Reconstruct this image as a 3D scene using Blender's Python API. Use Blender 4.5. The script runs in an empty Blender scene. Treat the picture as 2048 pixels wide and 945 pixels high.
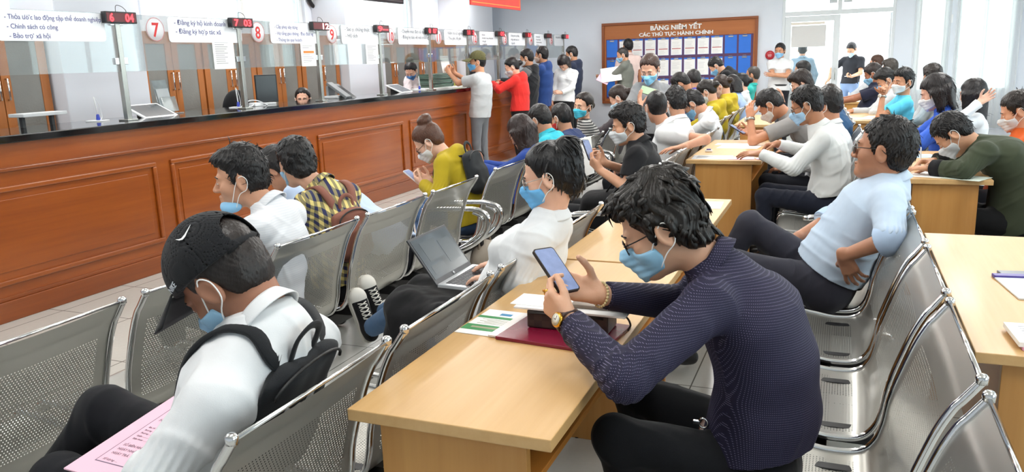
# Recreation of a public-service waiting hall, built object by object.
import bpy, bmesh, math, random
import numpy as np
from mathutils import Vector, Matrix
random.seed(7); RNG = np.random.default_rng(7)
S = bpy.context.scene
COL = S.collection
PI = math.pi
# ------------------------------------------------------------------ camera
F_PX, CX, CY, H_CAM = 1593.0, 1024.0, 472.5, 1.55
def _ray(u, v):
    r = np.array([(u-CX)/F_PX, -(v-CY)/F_PX, -1.0]); return r/np.linalg.norm(r)
_s = -0.035
_hx = 97-_s*(1690-CX); _d = (CY-_hx)/math.hypot(1, _s)
_n = np.array([_s, -1])/math.hypot(1, _s)
_v3 = np.array([CX, CY])-_n*(F_PX*F_PX/_d)
_Z = -_ray(*_v3); _Y = _ray(1690, 97); _Y = _Y-_Z*(_Y@_Z); _Y /= np.linalg.norm(_Y); _X = np.cross(_Y, _Z)
RC = np.array([_X, _Y, _Z])
def P(u, v, x=None, y=None, z=None):
    """where the sight line of the photograph's point (u,v) meets a plane of the room"""
    w = RC@_ray(u, v)
    t = (z-H_CAM)/w[2] if z is not None else (x/w[0] if x is not None else y/w[1])
    return np.array([0, 0, H_CAM])+w*t
cam_d = bpy.data.cameras.new('camera'); cam = bpy.data.objects.new('camera', cam_d); COL.objects.link(cam)
cam_d.sensor_width = 36; cam_d.lens = 36*F_PX/2048; cam_d.clip_start = .05; cam_d.clip_end = 300
M4 = Matrix(RC.tolist()).to_4x4(); M4.translation = (0, 0, H_CAM); cam.matrix_world = M4
S.camera = cam
# ------------------------------------------------------------------ object helpers
def tag(o, label=None, cat=None, group=None, kind=None):
    if label: o['label'] = label
    if cat: o['category'] = cat
    if group: o['group'] = group
    if kind: o['kind'] = kind
    return o
def thing(name, label, cat, loc=(0, 0, 0), rz=0, group=None):
    o = bpy.data.objects.new(name, None); COL.objects.link(o); o.empty_display_size = .1
    o.location = loc; o.rotation_euler = (0, 0, rz)
    return tag(o, label, cat, group)
def link(name, me, parent=None, loc=None):
    o = bpy.data.objects.new(name, me); COL.objects.link(o)
    if parent is not None: o.parent = parent
    if loc is not None: o.location = loc
    return o
def copy_tree(o, parent=None):
    c = o.copy(); COL.objects.link(c)
    if parent is not None: c.parent = parent
    for ch in list(o.children): copy_tree(ch, c)
    return c
class MB:
    """collects shapes into one mesh"""
    def __init__(s): s.v = []; s.f = []; s.sm = []; s.uv = {}; s.mi = []; s.cur = 0
    def add(s, vs, fs, smooth=False, uv=None):
        b = len(s.v); s.v += [tuple(map(float, p)) for p in vs]
        for k, q in enumerate(fs):
            if uv is not None: s.uv[len(s.f)] = uv[k]
            s.f.append([b+i for i in q]); s.sm.append(smooth); s.mi.append(s.cur)
        return s
    def box(s, lo, hi, bev=0.0, M=None):
        lo, hi = np.minimum(lo, hi), np.maximum(lo, hi)
        if bev <= 0:
            x0, y0, z0 = lo; x1, y1, z1 = hi
            vs = [(x0,y0,z0),(x1,y0,z0),(x1,y1,z0),(x0,y1,z0),(x0,y0,z1),(x1,y0,z1),(x1,y1,z1),(x0,y1,z1)]
            fs = [(0,3,2,1),(4,5,6,7),(0,1,5,4),(1,2,6,5),(2,3,7,6),(3,0,4,7)]
        else:
            bm = bmesh.new(); bmesh.ops.create_cube(bm, size=1)
            c = (lo+hi)/2; d = hi-lo
            for v in bm.verts: v.co = Vector((c[0]+v.co.x*d[0], c[1]+v.co.y*d[1], c[2]+v.co.z*d[2]))
            bmesh.ops.bevel(bm, geom=bm.edges[:], offset=min(bev, .45*min(d)), segments=2, affect='EDGES', profile=.6)
            bm.verts.index_update(); vs = [v.co[:] for v in bm.verts]; fs = [[v.index for v in f.verts] for f in bm.faces]; bm.free()
        if M is not None: vs = [tuple(M@Vector(p)) for p in vs]
        return s.add(vs, fs)
    def tube(s, pts, r, n=8, cap=True, closed=False, flat=None, up=None):
        pts = [np.array(p, float) for p in pts]; m = len(pts)
        rs = r if hasattr(r, '__len__') else [r]*m
        vs = []
        for i in range(m):
            a = pts[(i-1) % m] if (closed or i > 0) else pts[i]; b = pts[(i+1) % m] if (closed or i < m-1) else pts[i]
            t = b-a; t = t/(np.linalg.norm(t)+1e-9)
            if up is None:
                up = np.array([0, 0, 1.]) if abs(t[2]) < .9 else np.array([1., 0, 0])
            up = up-t*(up@t); up /= np.linalg.norm(up)+1e-9; sd = np.cross(t, up)
            for k in range(n):
                an = 2*PI*k/n; fl = flat if flat else 1.0
                vs.append(pts[i]+(up*math.cos(an)*fl+sd*math.sin(an))*rs[i])
        fs = []
        for i in range(m if closed else m-1):
            j = (i+1) % m
            for k in range(n): fs.append((i*n+k, i*n+(k+1) % n, j*n+(k+1) % n, j*n+k))
        if cap and not closed:
            fs.append(tuple(range(n-1, -1, -1))); fs.append(tuple((m-1)*n+k for k in range(n)))
        return s.add(vs, fs, True)
    def lathe(s, prof, c=(0, 0, 0), n=24, axis=2):
        vs = []; fs = []
        for r, h in prof:
            for k in range(n):
                a = 2*PI*k/n; p = [r*math.cos(a), r*math.sin(a), h]
                if axis == 0: p = [h, p[0], p[1]]
                elif axis == 1: p = [p[1], h, p[0]]
                vs.append(np.array(c)+p)
        for i in range(len(prof)-1):
            for k in range(n): fs.append((i*n+k, i*n+(k+1) % n, (i+1)*n+(k+1) % n, (i+1)*n+k))
        fs.append(tuple(range(n-1, -1, -1))); fs.append(tuple((len(prof)-1)*n+k for k in range(n)))
        return s.add(vs, fs, True)
    def prism(s, poly, d0, d1, axis=1, smooth=False):
        """2-d outline extruded along an axis; outline coords are the other two axes in order"""
        def mk(p, d):
            q = list(p); q.insert(axis, d); return q
        n = len(poly); vs = [mk(p, d0) for p in poly]+[mk(p, d1) for p in poly]
        fs = [(i, (i+1) % n, n+(i+1) % n, n+i) for i in range(n)]
        s.add(vs, fs, smooth); s.add(vs[:n], [tuple(range(n-1, -1, -1))]); s.add(vs[n:], [tuple(range(n))]); return s
    def grid(s, fn, nu, nv, smooth=True, uvfn=None):
        vs = [fn(i/(nu-1), j/(nv-1)) for i in range(nu) for j in range(nv)]
        fs = [(i*nv+j, (i+1)*nv+j, (i+1)*nv+j+1, i*nv+j+1) for i in range(nu-1) for j in range(nv-1)]
        uv = None
        if uvfn: uv = [[uvfn(k//nv/(nu-1), (k % nv)/(nv-1)) for k in q] for q in fs]
        return s.add(vs, fs, smooth, uv)
    def build(s, name, mat, parent=None, loc=None, fix=True):
        me = bpy.data.meshes.new(name); me.from_pydata(s.v, [], s.f)
        for m in (mat if isinstance(mat, (list, tuple)) else [mat]): me.materials.append(m)
        me.polygons.foreach_set('use_smooth', s.sm); me.polygons.foreach_set('material_index', s.mi)
        if s.uv:
            ul = me.uv_layers.new(name='UVMap')
            for p in me.polygons:
                if p.index in s.uv:
                    for li, q in zip(p.loop_indices, s.uv[p.index]): ul.data[li].uv = q
        if fix:
            bm = bmesh.new(); bm.from_mesh(me); bmesh.ops.recalc_face_normals(bm, faces=bm.faces); bm.to_mesh(me); bm.free()
        me.update()
        return link(name, me, parent, loc)
def spline(pts, n=8):
    """Catmull-Rom through points"""
    pts = [np.array(p, float) for p in pts]; out = []
    for i in range(len(pts)-1):
        p0 = pts[max(i-1, 0)]; p1 = pts[i]; p2 = pts[i+1]; p3 = pts[min(i+2, len(pts)-1)]
        for k in range(n):
            t = k/n
            out.append(.5*(2*p1+(p2-p0)*t+(2*p0-5*p1+4*p2-p3)*t*t+(3*p1-p0-3*p2+p3)*t**3))
    out.append(pts[-1]); return out
# ------------------------------------------------------------------ materials
def srgb(h):
    h = h.lstrip('#'); c = [int(h[i:i+2], 16)/255 for i in (0, 2, 4)]
    return tuple(x/12.92 if x <= .04045 else ((x+.055)/1.055)**2.4 for x in c)+(1,)
class NT:
    def __init__(s, name):
        s.m = bpy.data.materials.new(name); s.m.use_nodes = True; s.t = s.m.node_tree; s.b = s.t.nodes['Principled BSDF']
        s.out = s.t.nodes['Material Output']
    def n(s, typ, **kw):
        x = s.t.nodes.new(typ)
        for k, v in kw.items():
            if k.startswith('i_'): x.inputs[k[2:].replace('_', ' ')].default_value = v
            else: setattr(x, k, v)
        return x
    def l(s, a, b): s.t.links.new(a, b)
    def math(s, op, a, b=None, c=None):
        x = s.n('ShaderNodeMath', operation=op)
        for i, q in enumerate((a, b, c)):
            if q is None: continue
            if hasattr(q, 'links') or hasattr(q, 'is_output'): s.l(q, x.inputs[i])
            else: x.inputs[i].default_value = q
        return x.outputs[0]
    def mix(s, fac, a, b):
        x = s.n('ShaderNodeMix', data_type='RGBA')
        for i, q in ((0, fac), (6, a), (7, b)):
            if hasattr(q, 'is_output'): s.l(q, x.inputs[i])
            else: x.inputs[i].default_value = q
        return x.outputs[2]
    def coord(s, kind='Object', scale=(1, 1, 1)):
        c = s.n('ShaderNodeTexCoord'); mp = s.n('ShaderNodeMapping'); mp.inputs['Scale'].default_value = scale
        s.l(c.outputs[kind], mp.inputs['Vector']); return mp.outputs[0]
    def noise(s, vec, scale=10, detail=3, rough=.5):
        x = s.n('ShaderNodeTexNoise'); x.inputs['Scale'].default_value = scale; x.inputs['Detail'].default_value = detail
        x.inputs['Roughness'].default_value = rough; s.l(vec, x.inputs['Vector']); return x.outputs['Fac']
    def bump(s, h, dist=.002, strength=.5):
        x = s.n('ShaderNodeBump'); x.inputs['Distance'].default_value = dist; x.inputs['Strength'].default_value = strength
        s.l(h, x.inputs['Height']); s.l(x.outputs[0], s.b.inputs['Normal'])
    def setp(s, **kw):
        for k, v in kw.items(): s.b.inputs[k.replace('_', ' ')].default_value = v
        return s
_mc = {}
def plain(hexc, rough=.5, metal=0.0, spec=.5, vary=.06, scale=12, bump=0.0, bscale=60):
    key = ('p', hexc, rough, metal, spec, vary, scale, bump, bscale)
    if key in _mc: return _mc[key]
    k = NT('mat_'+hexc.strip('#')); c = srgb(hexc); v = k.coord()
    n = k.noise(v, scale, 4); lo = tuple(x*(1-vary) for x in c[:3])+(1,); hi = tuple(min(1, x*(1+vary)) for x in c[:3])+(1,)
    k.l(k.mix(n, lo, hi), k.b.inputs['Base Color']); k.setp(Roughness=rough, Metallic=metal); k.b.inputs['Specular IOR Level'].default_value = spec
    if bump: k.bump(k.noise(v, bscale, 3), .002, bump)
    _mc[key] = k.m; return k.m
def cloth(hexc, rough=.85, weave=.25, fold=.5, fscale=9, vary=.08):
    key = ('c', hexc, rough, weave, fold, fscale)
    if key in _mc: return _mc[key]
    k = NT('cloth_'+hexc.strip('#')); c = srgb(hexc); c = c if min(c[:3]) < .6 else tuple(x*.86 for x in c[:3])+(1,); v = k.coord()
    n = k.noise(v, 14, 4); lo = tuple(x*(1-vary) for x in c[:3])+(1,); hi = tuple(min(1, x*(1+vary)) for x in c[:3])+(1,)
    k.l(k.mix(n, lo, hi), k.b.inputs['Base Color']); k.setp(Roughness=rough); k.b.inputs['Specular IOR Level'].default_value = .25
    k.b.inputs['Sheen Weight'].default_value = .08
    f = k.noise(k.coord(scale=(1, 1, .55)), fscale, 2, .45); w = k.noise(v, 420, 1)
    h = k.math('MULTIPLY_ADD', f, fold*14, k.math('MULTIPLY', w, weave))
    k.bump(h, .002, .55); _mc[key] = k.m; return k.m
def dotted(hexc, hexd, pitch=.0085):
    k = NT('dotted_cloth'); v = k.coord(scale=(1/pitch,)*3); sp = k.n('ShaderNodeSeparateXYZ'); k.l(v, sp.inputs[0])
    def fr(o): return k.math('SUBTRACT', k.math('FRACT', o), .5)
    a, b, c = (fr(sp.outputs[i]) for i in range(3))
    # pins woven on a grid around the body: two of the three axes are always near-tangent
    da = k.math('LESS_THAN', k.math('ABSOLUTE', c), .13)
    hor = k.math('ADD', sp.outputs[0], sp.outputs[1]); dh = k.math('LESS_THAN', k.math('ABSOLUTE', fr(hor)), .15)
    m = k.math('MULTIPLY', da, dh)
    n = k.noise(k.coord(), 16, 3); cc = srgb(hexc); lo = tuple(x*.85 for x in cc[:3])+(1,)
    k.l(k.mix(m, k.mix(n, lo, cc), srgb(hexd)), k.b.inputs['Base Color']); k.setp(Roughness=.75); k.b.inputs['Specular IOR Level'].default_value = .3
    k.bump(k.math('MULTIPLY', k.noise(k.coord(scale=(1, 1, .55)), 9, 2), 7.0), .002, .5); return k.m
def plaid(ca='#e3cf82', cb='#2c2f55', cm='#8f8560', p=.042):
    k = NT('plaid_cloth'); v = k.coord(scale=(1/p,)*3); sp = k.n('ShaderNodeSeparateXYZ'); k.l(v, sp.inputs[0])
    hx = k.math('LESS_THAN', k.math('FRACT', k.math('ADD', sp.outputs[1], k.math('MULTIPLY', sp.outputs[0], .45))), .5); hz = k.math('LESS_THAN', k.math('FRACT', k.math('ADD', sp.outputs[2], k.math('MULTIPLY', sp.outputs[0], .9))), .5)
    s_ = k.math('MULTIPLY', k.math('ADD', hx, hz), .5)
    r = k.n('ShaderNodeValToRGB'); r.color_ramp.interpolation = 'CONSTANT'
    e = r.color_ramp.elements; e[0].color = srgb(ca); e[0].position = 0; e[1].color = srgb(cb); e[1].position = .75
    m = e.new(.25); m.color = srgb(cm); k.l(s_, r.inputs[0]); k.l(r.outputs[0], k.b.inputs['Base Color']); k.setp(Roughness=.85)
    k.bump(k.noise(k.coord(), 9, 2), .01, .3); return k.m
def striped(ca, cb, p=.02, axis=2, duty=.5, rough=.85):
    k = NT('striped_cloth'); v = k.coord(scale=(1/p,)*3); sp = k.n('ShaderNodeSeparateXYZ'); k.l(v, sp.inputs[0])
    h = k.math('LESS_THAN', k.math('FRACT', sp.outputs[axis]), duty)
    k.l(k.mix(h, srgb(ca), srgb(cb)), k.b.inputs['Base Color']); k.setp(Roughness=rough); return k.m
def skin(hexc):
    key = ('s', hexc)
    if key in _mc: return _mc[key]
    k = NT('skin_'+hexc.strip('#')); c = srgb(hexc); lm = .3*c[0]+.59*c[1]+.11*c[2]; c = tuple(min(.9, (x*.90+lm*.10)*1.16) for x in c[:3]); v = k.coord()
    n = k.noise(v, 22, 4); lo = (c[0]*.9, c[1]*.84, c[2]*.8, 1); hi = (min(1, c[0]*1.06), c[1]*1.04, c[2]*1.02, 1)
    k.l(k.mix(n, lo, hi), k.b.inputs['Base Color']); k.setp(Roughness=.48); k.b.inputs['Specular IOR Level'].default_value = .4
    k.b.inputs['Subsurface Weight'].default_value = .12; k.b.inputs['Subsurface Radius'].default_value = (.012, .005, .003); k.b.inputs['Subsurface Scale'].default_value = .6
    k.bump(k.noise(v, 300, 2), .0006, .35); _mc[key] = k.m; return k.m
def hairmat(hexc='#141213', rough=.38):
    key = ('h', hexc, rough)
    if key in _mc: return _mc[key]
    k = NT('hair_'+hexc.strip('#')); c = srgb(hexc); v = k.coord(scale=(1, 1, .25))
    n = k.noise(v, 160, 3); lo = tuple(x*.55 for x in c[:3])+(1,); hi = tuple(min(1, x*1.7) for x in c[:3])+(1,)
    k.l(k.mix(n, lo, hi), k.b.inputs['Base Color']); k.setp(Roughness=rough); k.b.inputs['Specular IOR Level'].default_value = .35
    k.bump(n, .002, .9); _mc[key] = k.m; return k.m
def wood(c0, c1, axis=1, scale=1.0, rough=.35, grain=1.0, coat=.15):
    k = NT('wood'); sc = [14*scale]*3; sc[axis] = .9*scale; v = k.coord(scale=tuple(sc))
    n = k.noise(v, 1.6, 6, .6); sc2 = [90*scale]*3; sc2[axis] = 3*scale; n2 = k.noise(k.coord(scale=tuple(sc2)), 1.5, 3)
    f = k.math('ADD', k.math('MULTIPLY', n, .75), k.math('MULTIPLY', n2, .35*grain))
    r = k.n('ShaderNodeMapRange', clamp=True); r.inputs[1].default_value = .3; r.inputs[2].default_value = .8; k.l(f, r.inputs[0])
    k.l(k.mix(r.outputs[0], srgb(c0), srgb(c1)), k.b.inputs['Base Color']); k.setp(Roughness=rough)
    k.b.inputs['Coat Weight'].default_value = coat; k.b.inputs['Coat Roughness'].default_value = .12
    return k.m
def emit(hexc, strength=1.0):
    k = NT('glow_'+hexc.strip('#')); k.setp(Roughness=.6); k.b.inputs['Base Color'].default_value = srgb(hexc)
    k.b.inputs['Emission Color'].default_value = srgb(hexc); k.b.inputs['Emission Strength'].default_value = strength; return k.m
def glassy(alpha=.12, hexc='#eef5f5', rough=.03, rim=.1):
    """thin clear sheet: mostly see-through with a mirror share that grows at grazing angles"""
    k = NT('clear_sheet'); tr = k.n('ShaderNodeBsdfTransparent'); tr.inputs[0].default_value = tuple(.97*x+.0 for x in srgb(hexc)[:3])+(1,)
    gl = k.n('ShaderNodeBsdfGlossy'); gl.inputs['Roughness'].default_value = rough
    lw = k.n('ShaderNodeFresnel'); lw.inputs[0].default_value = 1.45
    f = k.math('MINIMUM', k.math('ADD', k.math('MULTIPLY', lw.outputs[0], rim*6), alpha*.3), .6)
    mx = k.n('ShaderNodeMixShader'); k.l(f, mx.inputs[0]); k.l(tr.outputs[0], mx.inputs[1]); k.l(gl.outputs[0], mx.inputs[2])
    df = k.n('ShaderNodeBsdfDiffuse'); df.inputs[0].default_value = srgb(hexc); m2 = k.n('ShaderNodeMixShader'); m2.inputs[0].default_value = alpha*.6
    k.l(mx.outputs[0], m2.inputs[1]); k.l(df.outputs[0], m2.inputs[2])
    k.l(m2.outputs[0], k.out.inputs['Surface']); return k.m
def perforated(u0, u1, zones, pitch=.0105, rad=.19):
    k = NT('perforated_steel'); tc = k.n('ShaderNodeTexCoord'); sp = k.n('ShaderNodeSeparateXYZ'); k.l(tc.outputs['UV'], sp.inputs[0])
    U, V = sp.outputs[0], sp.outputs[1]
    v2 = k.math('DIVIDE', V, pitch*.87); row = k.math('FLOOR', v2); off = k.math('MULTIPLY', k.math('MODULO', row, 2.0), .5)
    fu = k.math('SUBTRACT', k.math('FRACT', k.math('ADD', k.math('DIVIDE', U, pitch), off)), .5); fv = k.math('MULTIPLY', k.math('SUBTRACT', k.math('FRACT', v2), .5), .87)
    d = k.math('SQRT', k.math('ADD', k.math('MULTIPLY', fu, fu), k.math('MULTIPLY', fv, fv))); hole = k.math('LESS_THAN', d, rad)
    zone = None
    for a, b in zones:
        q = k.math('MULTIPLY', k.math('GREATER_THAN', V, a), k.math('LESS_THAN', V, b)); zone = q if zone is None else k.math('MAXIMUM', zone, q)
    zu = k.math('MULTIPLY', k.math('GREATER_THAN', U, u0), k.math('LESS_THAN', U, u1))
    m = k.math('MULTIPLY', hole, k.math('MULTIPLY', zone, zu))
    k.b.inputs['Base Color'].default_value = (.46, .452, .415, 1); k.setp(Metallic=.72, Roughness=.29)
    nn = k.noise(k.coord(scale=(1, 1, 1)), 5, 2); k.bump(nn, .004, .25)
    tr = k.n('ShaderNodeBsdfTransparent'); mx = k.n('ShaderNodeMixShader'); k.l(m, mx.inputs[0]); k.l(k.b.outputs[0], mx.inputs[1]); k.l(tr.outputs[0], mx.inputs[2])
    k.l(mx.outputs[0], k.out.inputs['Surface']); return k.m
CHROME = plain('#d8d8d8', .1, 1.0, vary=.02); STEEL = plain('#b4b4ae', .25, 1.0, vary=.04)
BLACK = plain('#17171a', .45); DARK = plain('#222226', .5); WHITE = plain('#f2f2f0', .55, vary=.015); PAPER = plain('#f6f6f4', .8, vary=.02)
PINK = plain('#f1c3d6', .8, vary=.02); WHITEPL = plain('#f0f2f4', .35, vary=.01)
# ------------------------------------------------------------------ lettering
def text_mesh(body, size=.1, extrude=.001, align='LEFT', bold=0.0, shear=0.0, space=1.0, width=None):
    for a_, b_ in (('ơ', 'o’'), ('ớ', 'ó’'), ('ờ', 'ò’'), ('ở', 'ỏ’'), ('ợ', 'ọ’')): body = body.replace(a_, b_)
    c = bpy.data.curves.new('lettering', 'FONT'); c.body = body; c.size = size; c.extrude = extrude; c.align_x = align; c.offset = bold
    c.resolution_u = 3; c.space_line = space; c.shear = shear
    o = bpy.data.objects.new('lettering', c); COL.objects.link(o); dg = bpy.context.evaluated_depsgraph_get()
    me = bpy.data.meshes.new_from_object(o.evaluated_get(dg)); bpy.data.objects.remove(o); bpy.data.curves.remove(c)
    if width and len(me.vertices):
        xs = [v.co.x for v in me.vertices]; w = max(xs)-min(xs)
        for v in me.vertices: v.co.x *= width/w
    return me
def place_text(name, body, mat, parent, org, ux, uy, **kw):
    """lettering whose baseline runs along ux and whose height runs along uy"""
    me = text_mesh(body, **kw); me.materials.clear(); me.materials.append(mat)
    ux = np.array(ux, float); uy = np.array(uy, float); ux /= np.linalg.norm(ux); uy /= np.linalg.norm(uy); uz = np.cross(ux, uy)
    M = Matrix((ux.tolist(), uy.tolist(), uz.tolist())).transposed().to_4x4(); M.translation = Vector([float(q) for q in org])
    me.transform(M); return link(name, me, parent)
# ------------------------------------------------------------------ implicit surfaces (numpy): smooth union of tapered limbs, meshed by surface nets
def unit(a): a = np.array(a, float); return a/(np.linalg.norm(a)+1e-12)
class Field:
    """list of (fn, lo, hi, k) primitives; fn(x,y,z)->signed distance"""
    def __init__(s): s.ops = []
    def _add(s, fn, pts, r, k, sub=False):
        pts = np.array(pts, float); s.ops.append((fn, pts.min(0)-r, pts.max(0)+r, k, sub)); return s
    def cap(s, A, B, ra, rb, k=.02, flat=False, sub=False):
        A = np.array(A, float); B = np.array(B, float); d = B-A; L2 = float(d@d)+1e-9; L = math.sqrt(L2)
        def fn(x, y, z):
            t0 = ((x-A[0])*d[0]+(y-A[1])*d[1]+(z-A[2])*d[2])/L2; t = np.clip(t0, 0, 1)
            r = np.sqrt((x-A[0]-t*d[0])**2+(y-A[1]-t*d[1])**2+(z-A[2]-t*d[2])**2)-(ra+(rb-ra)*t)
            return np.maximum(r, (t0-1)*L) if flat else r
        return s._add(fn, [A, B], max(ra, rb), k, sub)
    def ecap(s, A, B, lat, ra, rb, k=.03, flat=0):
        """tapered limb with elliptic section; lat = direction of first radius; flat bit1: end A cut, bit2: end B cut"""
        A = np.array(A, float); B = np.array(B, float); d = B-A; L = np.linalg.norm(d); w = d/(L+1e-9)
        u = np.array(lat, float); u = unit(u-w*(u@w)); v = np.cross(w, u)
        def fn(x, y, z):
            px, py, pz = x-A[0], y-A[1], z-A[2]
            a = px*w[0]+py*w[1]+pz*w[2]; t = np.clip(a/L, 0, 1); pw = a-t*L
            pu = px*u[0]+py*u[1]+pz*u[2]; pv = px*v[0]+py*v[1]+pz*v[2]
            r0 = ra[0]+(rb[0]-ra[0])*t; r1 = ra[1]+(rb[1]-ra[1])*t; rm = np.minimum(r0, r1)
            q = np.sqrt((pu/r0)**2+(pv/r1)**2+(pw/rm)**2); g = np.sqrt((pu/r0**2)**2+(pv/r1**2)**2+(pw/rm**2)**2)+1e-6
            D = np.where(q > .15, q*(q-1)/g, -rm*.85)
            if flat & 1: D = np.maximum(D, -a)
            if flat & 2: D = np.maximum(D, a-L)
            return D
        return s._add(fn, [A, B], max(max(ra), max(rb)), k)
    def ell(s, C, R, rad, k=.02, sub=False):
        """ellipsoid; R rows are its axes"""
        C = np.array(C, float); R = np.array(R, float); rad = np.array(rad, float)
        def fn(x, y, z):
            p = [(x-C[0])*R[i][0]+(y-C[1])*R[i][1]+(z-C[2])*R[i][2] for i in range(3)]
            q = np.sqrt(sum((p[i]/rad[i])**2 for i in range(3))); g = np.sqrt(sum((p[i]/rad[i]**2)**2 for i in range(3)))+1e-6
            return np.where(q > .15, q*(q-1)/g, -min(rad)*.85)
        return s._add(fn, [C], max(rad), k, sub)
    def fnop(s, fn, C, r, k=.02, sub=False): return s._add(fn, [C], r, k, sub)
class Vol: pass
def evaluate(field, h, post=None, lo=None, hi=None, grow=0.0):
    los = np.array([o[1] for o in field.ops if not o[4]]); his = np.array([o[2] for o in field.ops if not o[4]])
    pad = 3*h+grow+.004
    lo = los.min(0)-pad if lo is None else np.maximum(np.array(lo, float), los.min(0)-pad); hi = his.max(0)+pad if hi is None else np.minimum(np.array(hi, float), his.max(0)+pad)
    n = np.ceil((hi-lo)/h).astype(int)+1
    ax = [(lo[i]+h*np.arange(n[i])).astype(np.float32) for i in range(3)]
    D = np.full(n, .5, np.float32)
    for fn, a, b, k, sub in field.ops:
        m = k+grow+2*h+.004
        i0 = np.maximum(np.floor((a-m-lo)/h).astype(int), 0); i1 = np.minimum(np.ceil((b+m-lo)/h).astype(int)+1, n)
        if (i1 <= i0).any(): continue
        sl = tuple(slice(p, q) for p, q in zip(i0, i1))
        d = fn(ax[0][sl[0]][:, None, None], ax[1][sl[1]][None, :, None], ax[2][sl[2]][None, None, :]).astype(np.float32)
        c = D[sl]
        if sub:
            d = -d; e = np.maximum(k-np.abs(c-d), 0)/k; D[sl] = np.maximum(c, d)+e*e*k*.25
        else:
            e = np.maximum(k-np.abs(c-d), 0)/k; D[sl] = np.minimum(c, d)-e*e*k*.25
    D -= np.float32(grow)
    if post is not None:
        idx = np.nonzero(D < .03); x, y, z = ax[0][idx[0]], ax[1][idx[1]], ax[2][idx[2]]
        D[idx] = post(D[idx], x, y, z)
    D[0] = D[-1] = .5; D[:, 0] = D[:, -1] = .5; D[:, :, 0] = D[:, :, -1] = .5
    return D, lo, h
def surface_nets(D, lo, h):
    Sg = D < 0
    c = np.zeros(tuple(q-1 for q in D.shape), np.uint8)
    for i in (0, 1):
        for j in (0, 1):
            for k in (0, 1): c += Sg[i:D.shape[0]-1+i, j:D.shape[1]-1+j, k:D.shape[2]-1+k]
    I = np.argwhere((c > 0) & (c < 8)); N = len(I)
    if N == 0: return np.zeros((0, 3)), np.zeros((0, 4), int)
    cor = np.array([(i, j, k) for i in (0, 1) for j in (0, 1) for k in (0, 1)])
    V = np.stack([D[I[:, 0]+a, I[:, 1]+b, I[:, 2]+g] for a, b, g in cor], 1)
    acc = np.zeros((N, 3)); cnt = np.zeros(N)
    for a in range(8):
        for b in range(a+1, 8):
            if np.abs(cor[a]-cor[b]).sum() != 1: continue
            m = (V[:, a] < 0) != (V[:, b] < 0); t = V[m, a]/(V[m, a]-V[m, b])
            acc[m] += cor[a]+t[:, None]*(cor[b]-cor[a]); cnt[m] += 1
    P_ = lo+h*(I+acc/cnt[:, None])
    vid = np.full(c.shape, -1, np.int32); vid[I[:, 0], I[:, 1], I[:, 2]] = np.arange(N)
    Q = []
    for axn in range(3):
        o1, o2 = (axn+1) % 3, (axn+2) % 3
        A = np.take(Sg, range(0, D.shape[axn]-1), axn); B = np.take(Sg, range(1, D.shape[axn]), axn)
        e = np.argwhere(A != B)
        e = e[(e[:, o1] > 0) & (e[:, o2] > 0) & (e[:, o1] < D.shape[o1]-1) & (e[:, o2] < D.shape[o2]-1)]
        s_ = Sg[e[:, 0], e[:, 1], e[:, 2]]
        def g(d1, d2):
            q = e.copy(); q[:, o1] -= d1; q[:, o2] -= d2; return vid[q[:, 0], q[:, 1], q[:, 2]]
        q = np.stack([g(1, 1), g(0, 1), g(0, 0), g(1, 0)], 1); q[~s_] = q[~s_][:, ::-1]; Q.append(q)
    return P_, np.concatenate(Q)
def np_mesh(name, verts, quads, mat, parent=None, org=(0, 0, 0)):
    me = bpy.data.meshes.new(name); n, m = len(verts), len(quads)
    me.vertices.add(n); me.vertices.foreach_set('co', (verts-np.array(org)).astype(np.float32).ravel())
    me.loops.add(4*m); me.loops.foreach_set('vertex_index', quads.astype(np.int32).ravel())
    me.polygons.add(m); me.polygons.foreach_set('loop_start', np.arange(0, 4*m, 4, dtype=np.int32)); me.polygons.foreach_set('loop_total', np.full(m, 4, np.int32))
    me.polygons.foreach_set('use_smooth', np.ones(m, bool)); me.update(calc_edges=True); me.validate()
    me.materials.append(mat); return link(name, me, parent)
def solid(name, field, h, mat, parent, org, post=None, grow=0.0, lo=None, hi=None):
    D, l, hh = evaluate(field, h, post, lo, hi, grow); v, q = surface_nets(D, l, hh)
    if len(v) == 0: return None, v, q
    return np_mesh(name, v, q, mat, parent, org), v, q
def wob(x, y, z, freq, seed, stretch=None):
    """smooth pseudo-random field in [-1,1]"""
    r = np.random.default_rng(seed); o = 0
    for i in range(5):
        d = r.normal(size=3); d /= np.linalg.norm(d)
        if stretch is not None: d = d*stretch
        f = freq*(.7+.9*r.random())
        o = o+np.sin((x*d[0]+y*d[1]+z*d[2])*f+r.random()*6.28+1.3*np.sin((x*d[1]-y*d[2]+z*d[0])*f*.6+i))
    return o/3.2
def drape(x, y, z, seed, a, b):
    """cloth folds: runs of soft parallel ridges in patches, crossing at a slant"""
    r = np.random.default_rng(seed); o = wob(x, y, z, 14, seed)*.0035; px, py, pz = x, y, z
    for i in range(3):
        d = unit(np.array(a)*(.9-.5*i)+np.array(b)*(.5+.5*(i % 2)*(-1)**i)+r.normal(size=3)*.35); m = np.clip(wob(x, y, z, 9, seed+20+i)*1.3+.1, 0, 1)
        q = (px*d[0]+py*d[1]+pz*d[2])*(62+18*r.random())+2.4*wob(x, y, z, 13, seed+40+i)
        o = o+.0048*m*(np.exp(-((np.sin(q*.5))/.42)**2)-.35)
    return o
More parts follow.
